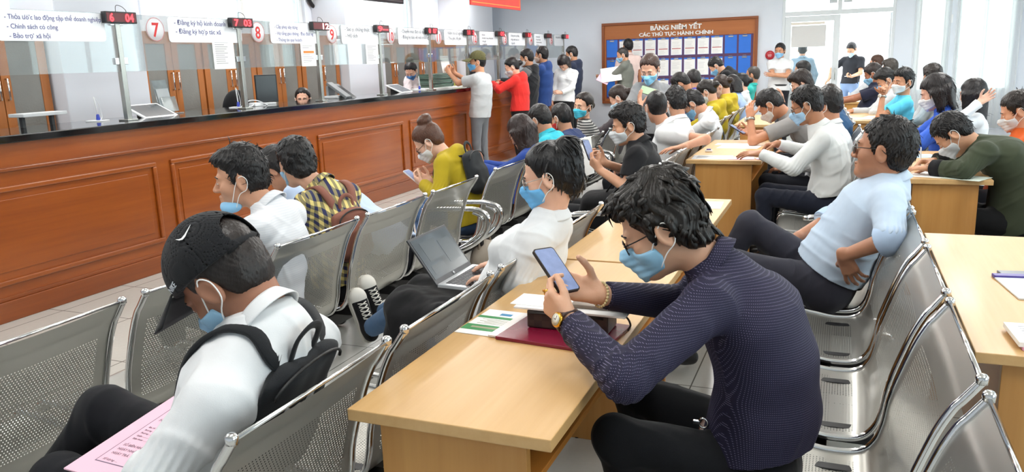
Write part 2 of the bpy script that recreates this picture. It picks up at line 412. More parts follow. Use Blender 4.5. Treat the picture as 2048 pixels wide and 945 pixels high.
# ------------------------------------------------------------------ people
class Frame:
    """forward / left / up axes with an origin"""
    def __init__(s, o, f, l, u): s.o = np.array(o, float); s.f, s.l, s.u = f, l, u
    def __call__(s, a, b, c): return s.o+s.f*a+s.l*b+s.u*c
    def loc(s, x, y, z):
        px, py, pz = x-s.o[0], y-s.o[1], z-s.o[2]
        return tuple(px*q[0]+py*q[1]+pz*q[2] for q in (s.f, s.l, s.u))
    def R(s): return np.array([s.f, s.l, s.u])
def axes(yaw, pitch=0, roll=0):
    """pitch > 0 looks down, roll > 0 tilts towards the own right shoulder"""
    y, p, r = (math.radians(q) for q in (yaw, pitch, roll))
    f = np.array([math.cos(y)*math.cos(p), math.sin(y)*math.cos(p), -math.sin(p)]); l = np.array([-math.sin(y), math.cos(y), 0.])
    u = np.cross(f, l); l2 = l*math.cos(r)+u*math.sin(r); u2 = np.cross(f, l2); return f, l2, u2
def head_field(fd, H, s=1.0, nose=1.0, ears=True, detail=True, slim=1.0):
    R = H.R(); g = lambda a, b, c: H(a*s, b*s*slim, c*s)
    fd.ell(g(-.012, 0, .035), R, np.array((.098, .077*slim, .085))*s, .02)
    fd.ell(g(.028, 0, -.035), R, np.array((.060, .058*slim, .080))*s, .03)
    fd.cap(g(.01, 0, -.055), g(.064, 0, -.094), .052*s*slim, .026*s, .03)
    for q in (-1, 1):
        fd.ell(g(.055, q*.040, -.030), R, np.array((.026, .024, .026))*s, .02)
        if detail: fd.ell(g(.106, q*.031, -.004), R, np.array((.022, .021, .016))*s, .012, sub=True)
    fd.cap(g(.080, -.032, .017), g(.080, .032, .017), .013*s, .013*s, .015)
    if detail:
        for q in (-1, 1): fd.ell(g(.0775, q*.031, -.004), R, np.array((.0135,)*3)*s, .004)
    fd.cap(g(.088, 0, .004), g(.106*nose, 0, -.034), .007*s, .0125*s, .012)
    if detail:
        for q in (-1, 1): fd.ell(g(.096, q*.0125, -.038), R, np.array((.012, .009, .008))*s, .006)
        fd.ell(g(.089, 0, -.063), R, np.array((.010, .021, .006))*s, .006); fd.ell(g(.086, 0, -.074), R, np.array((.011, .018, .007))*s, .006)
    fd.ell(g(.072, 0, -.098), R, np.array((.020, .020, .017))*s, .02)
    if ears:
        for q in (-1, 1):
            e = Frame(g(-.012, q*.080, -.012), unit(H.f+H.u*-.15), unit(H.l+H.f*.35*-q), H.u)
            fd.ell(e.o, e.R(), np.array((.020, .009, .034))*s, .008)
            if detail: fd.ell(e(.003*s, q*.010*s, .003*s), e.R(), np.array((.011, .007, .020))*s, .005, sub=True)
HL_F = [-.13, -.07, -.045, -.032, -.024, -.006, .008, .012, .018, .028, .034, .045, .06, .075, .095, .13]
HL_U = [-.088, -.082, -.070, -.045, .0, .022, .020, -.012, -.022, -.015, .018, .034, .056, .066, .070, .072]
CURL = dict(relax=(18, 28, 18), phone=(38, 52, 30), fist=(70, 88, 55), flat=(4, 8, 6), soft=(10, 16, 10), pen=(48, 55, 30), grip=(55, 62, 40), open=(0, 4, 3), pinch=(52, 40, 22))
def hand_field(fd, W, d, n, side, curl='relax', s=1.0, spread=4, k=.0035, thumb=None):
    """five-fingered hand: W wrist, d towards the fingers, n the way the palm faces, side +1 left / -1 right"""
    d = unit(d); n = unit(np.array(n, float)-d*(np.array(n, float)@d)); t = np.cross(n, d)*side
    # the wrist and the palm: four metacarpals blended into a slab
    G = lambda a, b, c: W+d*a*s+t*b*s+n*c*s
    fd.ecap(G(-.02, 0, 0), G(.022, .002, 0), t, (.026*s, .021*s), (.030*s, .019*s), .012)
    kn = [(.088, .030), (.092, .010), (.087, -.010), (.079, -.028)]
    for a, b in kn: fd.cap(G(.022, b*.6, 0), G(a-.004, b, -.001), .0150*s, .0118*s, .012)
    fd.cap(G(.012, .016, .004), G(.050, .030, .008), .017*s, .013*s, .012)
    C = CURL[curl] if isinstance(curl, str) else curl
    segs = [(.043, .026, .021), (.047, .030, .022), (.043, .028, .021), (.034, .021, .019)]
    rr = [.0092, .0096, .0090, .0080]
    for i, ((a, b), sg) in enumerate(zip(kn, segs)):
        cc = C[i] if hasattr(C[0], '__len__') else C
        p = G(a, b, -.001); an = 0; sp = math.radians(spread*(1.5-i)); dd = unit(d*math.cos(sp)+t*math.sin(sp)); r = rr[i]
        for j in range(3):
            an += math.radians(cc[j]*(1+.06*(i-1))); v = dd*math.cos(an)+n*math.sin(an); q = p+v*sg[j]*s
            fd.cap(p, q, r*s, r*.92*s, .007 if j == 0 else k); p = q; r *= .92
    th = thumb or (.62, .62, .42)
    p = G(.030, .030, .008); v = unit(t*th[0]+d*th[1]+n*th[2]); q = p+v*.040*s; fd.cap(p, q, .0125*s, .0108*s, .008)
    v2 = unit(v+d*.30+n*.12-t*.18); p, q = q, q+v2*.032*s; fd.cap(p, q, .0106*s, .0098*s, k)
    v3 = unit(v2+d*.22-t*.12+n*.05); fd.cap(q, q+v3*.022*s, .0098*s, .0078*s, k)
def ik(A, T, l1, l2, hint):
    d = T-A; L = np.linalg.norm(d); L2 = min(max(L, abs(l1-l2)+.02), l1+l2-.004); w = d/L; T = A+w*L2
    a = (l1*l1-l2*l2+L2*L2)/(2*L2); hh = math.sqrt(max(l1*l1-a*a, 0)); b = np.array(hint, float); b = unit(b-w*(b@w)); return A+w*a+b*hh, T
HAIRMESH = {}
def clumps(name, v, q, H, mat, parent, org, n, length, r, seed=1, lift=.006, curl=0.0, down=.5, sel=None, s=1.0, bend=5.5):
    """tapered locks growing along the hair surface, one mesh"""
    rg = np.random.default_rng(seed)
    a, b, c = v[q[:, 0]], v[q[:, 1]], v[q[:, 2]]; nr = np.cross(b-a, c-a); nr /= np.linalg.norm(nr, axis=1)[:, None]+1e-12; ce = (a+c)/2
    f, l, u = H.loc(ce[:, 0], ce[:, 1], ce[:, 2]); ok = np.ones(len(ce), bool) if sel is None else sel(f, l, u); ids = np.nonzero(ok)[0]
    if len(ids) == 0: return
    crown = H(-.045*s, .012*s, .125*s); mb = MB()
    for i in rg.choice(ids, n):
        p, m = ce[i], nr[i]; g = unit(p-crown)+np.array([0, 0, -down])*.6+rg.normal(size=3)*.22; g = unit(g-m*(g@m)); L = length*(.6+.8*rg.random()); sd = np.cross(m, g); ph = rg.random()*6.28
        pts = []
        for t in (0, .3, .65, 1.0):
            pts.append(p-m*.002+g*L*t+m*(lift*math.sin(PI*min(t*.9, 1))-L*L*t*t*bend)+sd*curl*L*math.sin(ph+t*4.5))
        mb.tube(pts, [r*.7, r, r*.9, r*.2], 6, cap=True, flat=.28, up=m)
    mb.build(name, mat, parent, fix=False).data.transform(Matrix.Translation(Vector([-float(x) for x in org])))
def person(label, hip, head, look=(180, 0, 0), yaw=180, h=.008, s=1.0, fem=False, skin_c='#b98466', group=None,
           top='#f2f2f2', sleeve='long', pants='#1c1e26', hair='short', hair_c='#151314', mask='#8cc4e8', mask_on='on', loops=True,
           arms=None, legs=None, glasses=None, collar='shirt', hem=.02, loose=1.0, fat=0.0, cuff=None, hood=None, seed=None, eyes=True, shoe='#1a1a1c', belt=None,
           bulge=.03, neck=None, sh=None, cap=None, wr=1.0, lean_n=None, hs=1.06, top_mat=None, seat=True, yoke=None, gl_lens=True, nclump=None, shoulder_drop=0.0, neck_len=.165, brows=True):
    seed = seed if seed is not None else (sum(map(ord, label)) % 9973)
    hip = np.array(hip, float); hc = np.array(head, float); hd = s*hs
    f, l, _ = axes(yaw); U = np.array([0, 0, 1.])
    root = thing('person', label, 'person', (hip[0], hip[1], 0), 0, group); org = (hip[0], hip[1], 0)
    B = Frame(hip, f, l, U)
    ha = axes(*look); H = Frame(hc, *ha)
    tdir = unit(hc-hip)
    nk = unit(tdir*.55+H.u*.75-H.f*-.0)
    N = hc-H.f*.030*hd-nk*neck_len*hd                                # base of the neck
    if neck is not None: N = np.array(neck, float)
    if lean_n is not None: N = N+f*lean_n[0]+l*lean_n[1]+U*lean_n[2]
    sp = unit(N-hip); back = unit(np.cross(l, sp))*-1.0                # points backwards
    if back@f > 0: back = -back
    mid = lambda t: hip*(1-t)+N*t+back*bulge*math.sin(PI*t)*1.0
    sl = unit(l if sh is None else axes(yaw+sh)[1]); sl = unit(sl-sp*(sl@sp))
    sw = (.142 if fem else .164)*s
    ch = mid(.90)
    shL = mid(.895)+sl*sw-U*shoulder_drop; shR = mid(.895)-sl*sw-U*shoulder_drop
    ua, fa = .275*s, .245*s
    A = dict(L=None, R=None)
    arms = arms or {}
    col = (lambda: None)
    jo = {}
    for key, S0, q in (('L', shL, 1), ('R', shR, -1)):
        a = dict(w=(.30, q*.10, .62-0*hip[2]), d=None, n=None, hint=None, curl='relax', rel=True); a.update(arms.get(key, arms.get('B', {})))
        w = a['w']
        W = B(w[0], w[1]*(q if key not in arms and 'B' in arms else 1), w[2]-hip[2]) if a['rel'] else np.array(w, float)
        hint = a['hint'] if a['hint'] is not None else (-.35, q*.55, -1.0)
        if a['rel'] or len(hint) == 3: hint = f*hint[0]+l*hint[1]+U*hint[2]
        if a.get('fw'):  # reaching: shoulder swings forward
            S0 = S0+f*a['fw'][0]+l*a['fw'][1]+U*a['fw'][2]
        if a.get('e') is not None: E = np.array(a['e'], float)
        else: E, W = ik(S0, W, ua, fa, hint)
        dd = unit(W-E) if a['d'] is None else unit(f*a['d'][0]+l*a['d'][1]+U*a['d'][2])
        nn = (f*a['n'][0]+l*a['n'][1]+U*a['n'][2]) if a['n'] is not None else (-U*.8-l*q*.5)
        jo[key] = (S0, E, W, dd, nn, a)
    # --- trunk description used by body and clothing
    hw = (.158 if fem else .155)*s+fat*.6; hdp = (.112 if fem else .108)*s+fat
    ww = (.122 if fem else .140)*s+fat*.8; wd = (.092 if fem else .100)*s+fat*1.2
    cw = (.140 if fem else .160)*s+fat*.5; cd = (.105 if fem else .108)*s+fat*.6
    def trunk(F, g=0.0, low=True, k=.05):
        p0, p1, p2, p3, p4 = hip+U*.0, mid(.28), mid(.52), mid(.74), mid(.90)
        if low: F.ecap(p0, p1, sl, (hw+g, hdp+g), (ww+g*1.2, wd+g), k)
        F.ecap(p1, p2, sl, (ww+g*1.2, wd+g), (cw*.95+g, cd*.98+g), k)
        F.ecap(p2, p3, sl, (cw*.95+g, cd*.98+g), (cw+g, cd*.95+g), k)
        F.ecap(p3, p4, sl, (cw+g, cd*.95+g), (cw*.66+g, .064*s+g), k)
        for S0 in (jo['L'][0], jo['R'][0]): F.cap(N-sp*.012*s, S0+sp*.004, .043*s+g*.8, .047*s+g*.8, .045)
        if fem:
            for q in (-1, 1): F.ell(mid(.70)+sl*q*.066*s-back*.085*s, np.array([-back, sl, sp]), np.array((.050, .056, .056))*s+g, .03)
    # --- skin: one continuous body (trunk, neck, head, arms, hands)
    Fb = Field(); trunk(Fb, -.008)
    neck_r = (.048 if fem else .056)*s
    Fb.cap(N-sp*.02, hc-H.u*.055*hd-H.f*.028*hd, neck_r*1.08, neck_r, .035)
    head_field(Fb, H, hd, detail=h < .0085, ears=hair not in ('bob', 'long', 'curtain'), slim=.97 if fem else 1.0)
    m_ = .94 if fem else 1.0
    for key, q in (('L', 1), ('R', -1)):
        S0, E, W, dd, nn, a = jo[key]
        Fb.cap(S0, E, .047*s*m_+fat*.15, .039*s*m_, .03); Fb.cap(E, W, .040*s*m_, .027*s*m_, .02)
        hand_field(Fb, W, dd, nn, q, a['curl'], s*.98*(.95 if fem else 1.0), spread=a.get('spread', 4), thumb=a.get('thumb'))
    skm = skin(skin_c)
    solid('body', Fb, h, skm, root, org)
    # --- top
    if top is not None:
        tm = top_mat or cloth(top)
        g = .013*loose; Ft = Field(); trunk(Ft, g)
        low = hip-U*hem if seat else hip-U*max(hem, .02)
        Ft.ecap(mid(.22), low-sp*.03, sl, (max(ww, hw*.94)+g*1.3, wd+g*1.3), (hw+g*1.3, hdp+g*1.2), .05)
        ends = []
        for key, q in (('L', 1), ('R', -1)):
            S0, E, W, dd, nn, a = jo[key]; ar = (.052*m_)*s+fat*.15+g*.75
            sv = a.get('sleeve', sleeve)
            if sv == 'none': continue
            if sv == 'short':
                e = S0+(E-S0)*.66; Ft.cap(S0, e, ar+.006, ar+.009, .03, flat=True); ends.append((S0, e))
            else:
                c_ = {'long': .97, 'roll': .22, 'tq': .6}.get(sv, .97) if isinstance(sv, str) else sv
                e = E+(W-E)*c_
                Ft.cap(S0, E, ar+.004, .047*s*m_+g*.7, .03); Ft.cap(E, e, .046*s*m_+g*.75, (.031 if c_ > .5 else .045)*s*m_+g*.85, .02, flat=True); ends.append((E, e))
        if collar in ('shirt', 'polo', 'crew', 'stand'):
            e = N+(hc-N)*(.30 if collar != 'crew' else .12); Ft.cap(N-sp*.05, e, neck_r*1.62, neck_r+.013, .03, flat=True)
        elif collar == 'hood' or hood:
            Ft.cap(N-sp*.05, N+(hc-N)*.2, neck_r*1.6, neck_r+.016, .03, flat=True)
        if hood or collar == 'hood':
            Ft.ell(N+back*.080*s-sp*.020, np.array([back, sl, sp]), np.array((.060, .118, .100))*s, .03)
        nd = unit(hc-N); face_dir = unit(-back+H.f*.2)
        def post(D, x, y, z, _s=seed):
            D = D-drape(x, y, z, _s, sp, sl)*wr
            for key in ('L', 'R'):                                    # creases round the bent elbow
                E = jo[key][1]; de = np.sqrt((x-E[0])**2+(y-E[1])**2+(z-E[2])**2); D = D-wr*.0032*np.exp(-(de/.09)**2)*np.sin((x*2+y-z*1.4)*120+_s)
            hemv = (x-low[0])*sp[0]+(y-low[1])*sp[1]+(z-low[2])*sp[2]; D = np.maximum(D, -hemv)
            return D
        solid('shirt' if collar in ('shirt', 'polo', 'crew') else 'jacket', Ft, h, tm, root, org, post)
        if collar in ('shirt', 'polo') and h < .0095:
            # folded collar: a band round the neck turned down over itself, open at the throat
            c0 = N+(hc-N)*.25; fr = unit(-back-nd*((-back)@nd)); sd_ = np.cross(nd, fr); mb = MB()
            prof_ = [(.004, -.012), (.007, .001), (.011, .005), (.018, -.006), (.026, -.022), (.031, -.034)]
            def cf(u_, v_):
                th = math.radians(-163+326*u_); q_ = v_*(len(prof_)-1); i_ = min(int(q_), len(prof_)-2); w_ = q_-i_
                r_ = prof_[i_][0]*(1-w_)+prof_[i_+1][0]*w_; z_ = prof_[i_][1]*(1-w_)+prof_[i_+1][1]*w_; ft = max(0, (abs(th)-1.5)/1.3)**2
                d_ = -fr*math.cos(th)+sd_*math.sin(th); out = max(0, v_-.4)
                return tuple(c0+d_*(neck_r+r_+out*ft*.016)+nd*(z_-out*ft*.030-.006*math.cos(th)*-1*(1-.5*v_)-.010*ft)-np.array(org))
            mb.grid(cf, 41, 11); co = mb.build('collar', tm if yoke is None else yoke, root, fix=False); mo = co.modifiers.new('thickness', 'SOLIDIFY'); mo.thickness = .0028
        if cuff is not None:
            for e0, e1 in ends:
                Fk = Field(); w = unit(e1-e0); r_ = (.034*s*m_+g if np.linalg.norm(e1-e0) > .1 else .05*s+g); Fk.cap(e1-w*.045, e1-w*.002, r_*1.03+.002, r_*.98+.002, .01, flat=True)
                solid('cuff', Fk, min(h, .006), cloth(cuff), root, org)
    # --- trousers and shoes
    legs = legs or {}
    pm = cloth(pants, fold=.6)
    Fp = Field(); hj = .088*s
    Fp.ecap(hip+sp*.05, hip-sp*.02, sl, (max(ww, hw*.93)+.004, wd+.006), (hw+.008, hdp+.008), .05)
    feet = []
    for key, q in (('L', 1), ('R', -1)):
        J = hip+l*q*hj-U*.01
        if seat: K_, An = B(.43, q*.12, .045), B(.42, q*.12, .09-hip[2])
        else: K_, An = B(.02, q*.095, -.41*s), B(-.02, q*.095, .09-hip[2])
        g_ = legs.get(key)
        if g_ is not None:
            K_ = B(g_[0][0], g_[0][1], g_[0][2]-hip[2]); An = B(g_[1][0], g_[1][1], g_[1][2]-hip[2])
        Fp.cap(J, K_, .090*s+fat*.3, .062*s, .045)
        Fp.cap(K_, An, .062*s, .045*s, .025, flat=True)
        fdir = f if g_ is None or len(g_) < 3 else unit(f*g_[2][0]+l*g_[2][1]+U*g_[2][2]); feet.append((An, fdir, K_))
    def pp(D, x, y, z, _s=seed):
        return D-drape(x, y, z, _s+4, l, f)*.8
    solid('trousers', Fp, h if h > .005 else .006, pm, root, org, pp)
    for An, fdir, K_ in (feet if shoe else []):
        Fs = Field(); dn = unit(An-K_); dn = unit(dn-fdir*(dn@fdir)); sd = np.cross(dn, fdir)
        Fs.ecap(An+dn*.045-fdir*.035, An+dn*.058+fdir*.15, sd, (.038*s, .036*s), (.042*s, .026*s), .02); Fs.cap(An-dn*.01, An+dn*.04, .040*s, .042*s, .02)
        a0 = An+dn*.082
        solid('shoe', Fs, max(h, .006), plain(shoe, .4), root, org, lambda D, x, y, z: np.maximum(D, (x-a0[0])*dn[0]+(y-a0[1])*dn[1]+(z-a0[2])*dn[2]))
    if belt:
        Fl = Field(); b0 = hip+sp*.075; Fl.ecap(b0-sp*.018, b0+sp*.018, sl, (max(ww, hw*.93)+.02, wd+.022), (max(ww, hw*.92)+.02, wd+.022), .005, flat=3)
        solid('belt', Fl, min(h, .006), plain(belt, .4), root, org)
    # --- hair
    hm = hairmat(hair_c); G = lambda a, b, c: H(a*hd, b*hd, c*hd); R = H.R(); hh = min(h, .006)
    Fh = Field(); cut = True; line_shift = 0.0
    if hair in ('short', 'crop', 'curly', 'thin', 'top', 'mid'):
        t, tt = dict(short=(.008, .016), crop=(.004, .007), curly=(.013, .024), thin=(.003, .005), top=(.006, .030), mid=(.013, .022))[hair]
        Fh.ell(G(-.014, 0, .037), R, (np.array((.098, .077, .085))+np.array((t, t, tt)))*hd, .02)
        Fh.ell(G(-.045, 0, -.015), R, (np.array((.056, .064, .068))+t*.8)*hd, .03)
        if hair in ('top', 'curly', 'mid'): Fh.ell(G(.045, 0, .085), R, np.array((.062, .066, .040))*hd, .03)
        if hair in ('curly', 'mid'):
            for q in (-1, 1): Fh.ell(G(-.02, q*.068, .0), R, np.array((.045, .022, .05))*hd, .03)
            Fh.ell(G(-.075, 0, -.06), R, np.array((.038, .058, .045))*hd, .03)
        line_shift = dict(curly=-.004, mid=-.008).get(hair, 0)
    elif hair in ('bob', 'long', 'curtain', 'pony', 'bun', 'tied'):
        t = .012
        Fh.ell(G(-.014, 0, .038), R, np.array((.108, .088, .098))*hd, .02); Fh.ell(G(-.045, 0, -.015), R, np.array((.060, .070, .070))*hd, .03)
        if hair in ('bob', 'long', 'curtain'):
            e = -.125 if hair == 'bob' else -.23
            dnv = unit(H.u*-.55+np.array([0, 0, -1.])*(.9 if hair != 'bob' else .25))
            for q in (-1, 1):
                a0 = G(-.005, q*.080, -.005); Fh.ecap(a0, a0+dnv*(-e-.02)*hd+H.l*q*-.004, H.f, (.056*hd, .026*hd), (.046*hd, .018*hd), .03)
            a0 = G(-.085, 0, -.01); Fh.ecap(a0, a0+dnv*(-e)*hd-H.f*.0, H.l, (.080*hd, .038*hd), (.072*hd, .024*hd), .04)
            if hair == 'curtain':
                for q in (-1, 1):
                    a0 = G(.055, q*.070, .02); Fh.ecap(a0, a0+dnv*.17*hd, H.f, (.030*hd, .014*hd), (.03*hd, .012*hd), .02)
        if hair == 'pony':
            Fh.ell(G(-.105, 0, .075), R, np.array((.030, .030, .030))*hd, .02)
            pz = lambda a, c: hc-unit(np.array([H.f[0], H.f[1], 0]))*a*hd+U*c*hd; pts = spline([G(-.09, 0, .085), pz(.070, .105), pz(.088, .02), pz(.080, -.12), pz(.078, -.25)], 4)
            for i in range(len(pts)-1):
                w = .040*math.sin(PI*min(.25+.62*i/len(pts), 1))+.008; Fh.cap(pts[i], pts[i+1], w*hd, w*hd, .008)
        if hair == 'bun':
            Fh.ell(G(-.075, 0, .125), R, np.array((.052, .056, .045))*hd, .015)
            for i in range(9):
                a_ = i*.7; Fh.ell(G(-.075+.03*math.cos(a_), .034*math.sin(a_), .125+.012*math.sin(a_*2.3)), R, np.array((.024, .024, .024))*hd, .008)
        if hair == 'tied': Fh.ell(G(-.125, 0, -.005), R, np.array((.042, .042, .036))*hd, .02)
        line_shift = -.006
    HF = np.array(HL_F)*hd; HU = np.array(HL_U)*hd
    if hair in ('bob', 'long', 'curtain'): HU = np.where(HF < .022*hd, -.9, HU)
    if hair in ('tied', 'bun', 'pony'): HU = np.where(HF < .0, HU, np.where(HF < .03*hd, np.maximum(HU, .012*hd), HU+.016*hd))
    if hair == 'thin': HU = np.where(HF > .03*hd, HU+.022*hd+.0*HF, HU)
    def ph(D, x, y, z, _s=seed):
        a, b, c = H.loc(x, y, z); amp = dict(curly=.0050, short=.0032, mid=.004, top=.004).get(hair, .002)
        # strands run from the crown outwards: fine ripples across them
        rad = np.arctan2(b, a+.045*hd); D = D-amp*hd*(.6*np.sin(rad*(38 if hair != 'curly' else 20)+(9 if hair != 'curly' else 4)*np.sin(c*40+_s))+(.6 if hair != 'curly' else 1.3)*wob(a, b, c, 130 if hair != 'curly' else 70, _s))
        line = np.interp(a, HF, HU)+line_shift*hd+(.006*np.sin(b*210/hd+_s)+.004*np.sin(b*470/hd))*hd*(a > .02)
        if hair in ('bob', 'long', 'curtain'): line = np.where(a > .022*hd, np.maximum(line, np.where(np.abs(b) > .058*hd, -.16*hd if hair == 'curtain' else line, line)), line)
        tp = (.010 if hair in ('tied', 'bun', 'pony') else .006 if hair in ('short', 'top', 'mid', 'crop') else .004 if hair == 'curly' else 0)*hd
        D = D+tp*np.exp(-np.maximum(c-line, 0)/(.015*hd))
        return np.maximum(D, (line-c)*.8)
    if hair != 'none':
        _, v, q = solid('hair', Fh, hh, hm, root, org, ph)
        nc = nclump if nclump is not None else (0 if h > .0065 else 420)
        if nc and hair not in ('bun', 'tied'):
            sel = (lambda a, b, c: (c > np.interp(a, HF, HU)+.012*hd)) if hair not in ('bob', 'long', 'curtain') else None
            if hair in ('curly',): clumps('hair_locks', v, q, H, hm, root, org, int(nc*.16), .040, .0105, seed, lift=.0, curl=.14, down=.6, sel=lambda a, b, c: (c > np.interp(a, HF, HU)+.030*hd) & ((a+.045*hd)**2+(b-.012*hd)**2 > (.035*hd)**2), bend=7)
            elif hair in ('short', 'mid', 'top'): clumps('hair_locks', v, q, H, hm, root, org, nc, .026, .0034, seed, lift=.0012, curl=.04, down=.35, sel=sel, bend=6.5)
            elif hair == 'crop': pass
            else: clumps('hair_locks', v, q, H, hm, root, org, nc, .06, .0042, seed, lift=.0006, curl=.02, down=1.8, sel=lambda a, b, c: (c > np.interp(a, HF, HU)+.02*hd) & (a < (.05 if hair in ('bob', 'long', 'curtain') else -.01)), bend=6)
    # --- eyes, brows
    if eyes and h < .0085:
        for q in (-1, 1):
            c = G(.0802, q*.031, -.005); mb = MB(); rr_ = .0125*hd
            prof = [(rr_*math.sin(a), rr_*math.cos(a)) for a in np.linspace(.02, 1.2, 8)][::-1]
            M = Matrix((H.l.tolist(), H.u.tolist(), H.f.tolist())).transposed()
            mb.lathe(prof, n=14); mb.v = [tuple(np.array(M@Vector((p[0]*1.0, p[1]*.34, p[2])))+c-np.array(org)) for p in mb.v]
            mb.build('eye', plain('#e8e2dc', .2), root); m2 = MB(); prof = [(.0055*hd*k, rr_*math.cos(.42*k)+.0006) for k in (1, .6, .1)]
            m2.lathe(prof, n=12); m2.v = [tuple(np.array(M@Vector((p[0], p[1]*.72, p[2])))+c-np.array(org)) for p in m2.v]; m2.build('iris', plain('#1b120d', .1), root)
    if brows and h < .0085 and hair != 'none':
        for q in (-1, 1):
            mb = MB(); pts = [G(.0945-.0, q*.014, .0185)-np.array(org), G(.0935, q*.028, .0225)-np.array(org), G(.083, q*.046, .0165)-np.array(org)]
            mb.tube(spline(pts, 4), [.0035*hd]*4+[.003*hd]*4+[.0015*hd], 6); mb.build('eyebrow', hm, root, fix=False)
    # --- mask
    if mask:
        Fm = Field(); off = -.0 if mask_on == 'on' else -.060
        g = lambda a, b, c: H(a*hd, b*hd, c*hd)
        Fm.ell(g(.030, 0, -.035), R, np.array((.068, .064, .086))*hd, .02); Fm.cap(g(.010, 0, -.055), g(.066, 0, -.090), .057*hd, .032*hd, .03)
        Fm.cap(g(.090, 0, -.012), g(.112, 0, -.036), .010*hd, .015*hd, .03); Fm.cap(g(.112, 0, -.036), g(.082, 0, -.098), .015*hd, .02*hd, .03)
        for q in (-1, 1): Fm.ell(g(.050, q*.042, -.032), R, np.array((.034, .028, .034))*hd, .02)
        def pm_(D, x, y, z):
            a, b, c = H.loc(x, y, z); a, b, c = a/hd, b/hd, c/hd
            D = D-.0012*np.sin(c*2*PI/.020)*(np.abs(b) < .055)
            topl = -.014-np.abs(b)*.30; bot = -.118+np.abs(b)*.55
            return np.maximum(np.maximum(D, np.maximum(c-topl, bot-c)*hd), (.020+.35*np.abs(c+.06)-a)*hd)
        if mask_on == 'on':
            solid('mask', Fm, min(h, .005), cloth(mask, weave=.1, fold=.15), root, org, pm_)
            ends = ((.040, .066, -.038), (.036, .060, -.085))
        else:  # pulled down under the chin
            F2 = Field(); F2.ecap(g(.050, -.045, -.108), g(.050, .045, -.108), H.f, (.040*hd, .022*hd), (.040*hd, .022*hd), .01); F2.ell(g(.072, 0, -.105), R, np.array((.028, .045, .026))*hd, .02)
            solid('mask', F2, min(h, .005), cloth(mask, weave=.1, fold=.3), root, org); ends = ((.040, .066, -.085), (.030, .060, -.112))
        if loops:
            for q in (-1, 1):
                e = [G(ends[0][0], q*ends[0][1], ends[0][2]), G(.010, q*.082, -.004), G(-.016, q*.091, .020), G(-.034, q*.088, .0), G(-.026, q*.084, -.036), G(.006, q*.076, -.056), G(ends[1][0], q*ends[1][1], ends[1][2])]
                mb = MB(); mb.tube([p-np.array(org) for p in spline(e, 4)], .0017*hd if h < .007 else .0024, 5); mb.build('ear_loop', WHITE, root, fix=False)
    if glasses:
        gm = plain(glasses, .25, .3); mb = MB(); lens = MB()
        for q in (-1, 1):
            rim = []
            for i in range(20):
                a_ = 2*PI*i/20; ca, sa = math.cos(a_), math.sin(a_); rim.append(G(.104-.010*abs(ca*.025*q+.033*q)/.058*1.0, q*.034+.025*math.copysign(abs(ca)**.75, ca), -.008+.019*math.copysign(abs(sa)**.8, sa))-np.array(org))
            mb.tube(rim, .0016*hd, 6, closed=True); cen = sum(rim)/len(rim)
            lens.add([cen]+rim, [(0, i+1, (i+1) % 20+1) for i in range(20)])
            mb.tube([G(.096, q*.060, .0)-np.array(org), G(.06, q*.074, .002)-np.array(org), G(-.01, q*.083, .006)-np.array(org), G(-.03, q*.082, -.01)-np.array(org)], .0017*hd, 6)
        mb.tube([G(.104, -.009, -.004)-np.array(org), G(.108, 0, -.001)-np.array(org), G(.104, .009, -.004)-np.array(org)], .0015*hd, 6)
        go = mb.build('eyeglasses', gm, root, fix=False)
        if gl_lens: lens.build('lens', glassy(.05), go, fix=False)
    return dict(root=root, org=np.array(org), H=H, B=B, N=N, hip=hip, j=jo, mid=mid, sl=sl, back=back, sp=sp, l=l, f=f, h=h, hd=hd, feet=feet)
# ------------------------------------------------------------------ the room
YB, XL, XR, YF, ZC = 16.0, -7.15, 3.3, -2.2, 3.25
def struct(name, mb, mat, parent=None, loc=None, fix=True):
    o = mb.build(name, mat, parent, loc, fix)
    if parent is None: o['kind'] = 'structure'
    return o
def tile_mat():
    k = NT('floor_tiles'); v = k.coord('Object', (1/.6, 1/.6, 1)); sp = k.n('ShaderNodeSeparateXYZ'); k.l(v, sp.inputs[0])
    e = None
    for i in (0, 1):
        a = k.math('ABSOLUTE', k.math('SUBTRACT', k.math('FRACT', sp.outputs[i]), .5)); g = k.math('GREATER_THAN', a, .4945); e = g if e is None else k.math('MAXIMUM', e, g)
    n = k.noise(k.coord(), 1.4, 5); n2 = k.noise(k.coord(), 40, 3)
    c = k.mix(k.math('ADD', k.math('MULTIPLY', n, .7), k.math('MULTIPLY', n2, .3)), srgb('#b9bab4'), srgb('#d3d3cd'))
    k.l(k.mix(e, c, srgb('#6d6c66')), k.b.inputs['Base Color']); k.setp(Roughness=.22); k.b.inputs['Specular IOR Level'].default_value = .45; return k.m
M_WALL = plain('#dfe6f0', .75, vary=.02, scale=3); M_CEIL = plain('#f1f1ee', .9, vary=.01)
struct('floor', MB().box((XL-.2, YF-.2, -.12), (XR+.2, YB+.2, 0)), tile_mat())
struct('ceiling', MB().box((XL-.2, YF-.2, ZC), (XR+.2, YB+.2, ZC+.12)), M_CEIL)
def wall_holes(a0, a1, z0, z1, holes, mk):
    """wall band with rectangular openings, cut into boxes; mk(a0,a1,z0,z1) adds one"""
    holes = sorted(holes); cur = a0
    for h0, h1, b0, b1 in holes:
        if h0 > cur: mk(cur, h0, z0, z1)
        if b0 > z0: mk(h0, h1, z0, b0)
        if b1 < z1: mk(h0, h1, b1, z1)
        cur = h1
    if cur < a1: mk(cur, a1, z0, z1)
WL = [(3.3, 5.45, 2.12, 3.0), (5.9, 6.85, 2.12, 3.0), (7.85, 9.8, 2.12, 3.0), (11.1, 12.95, 2.12, 3.0)]
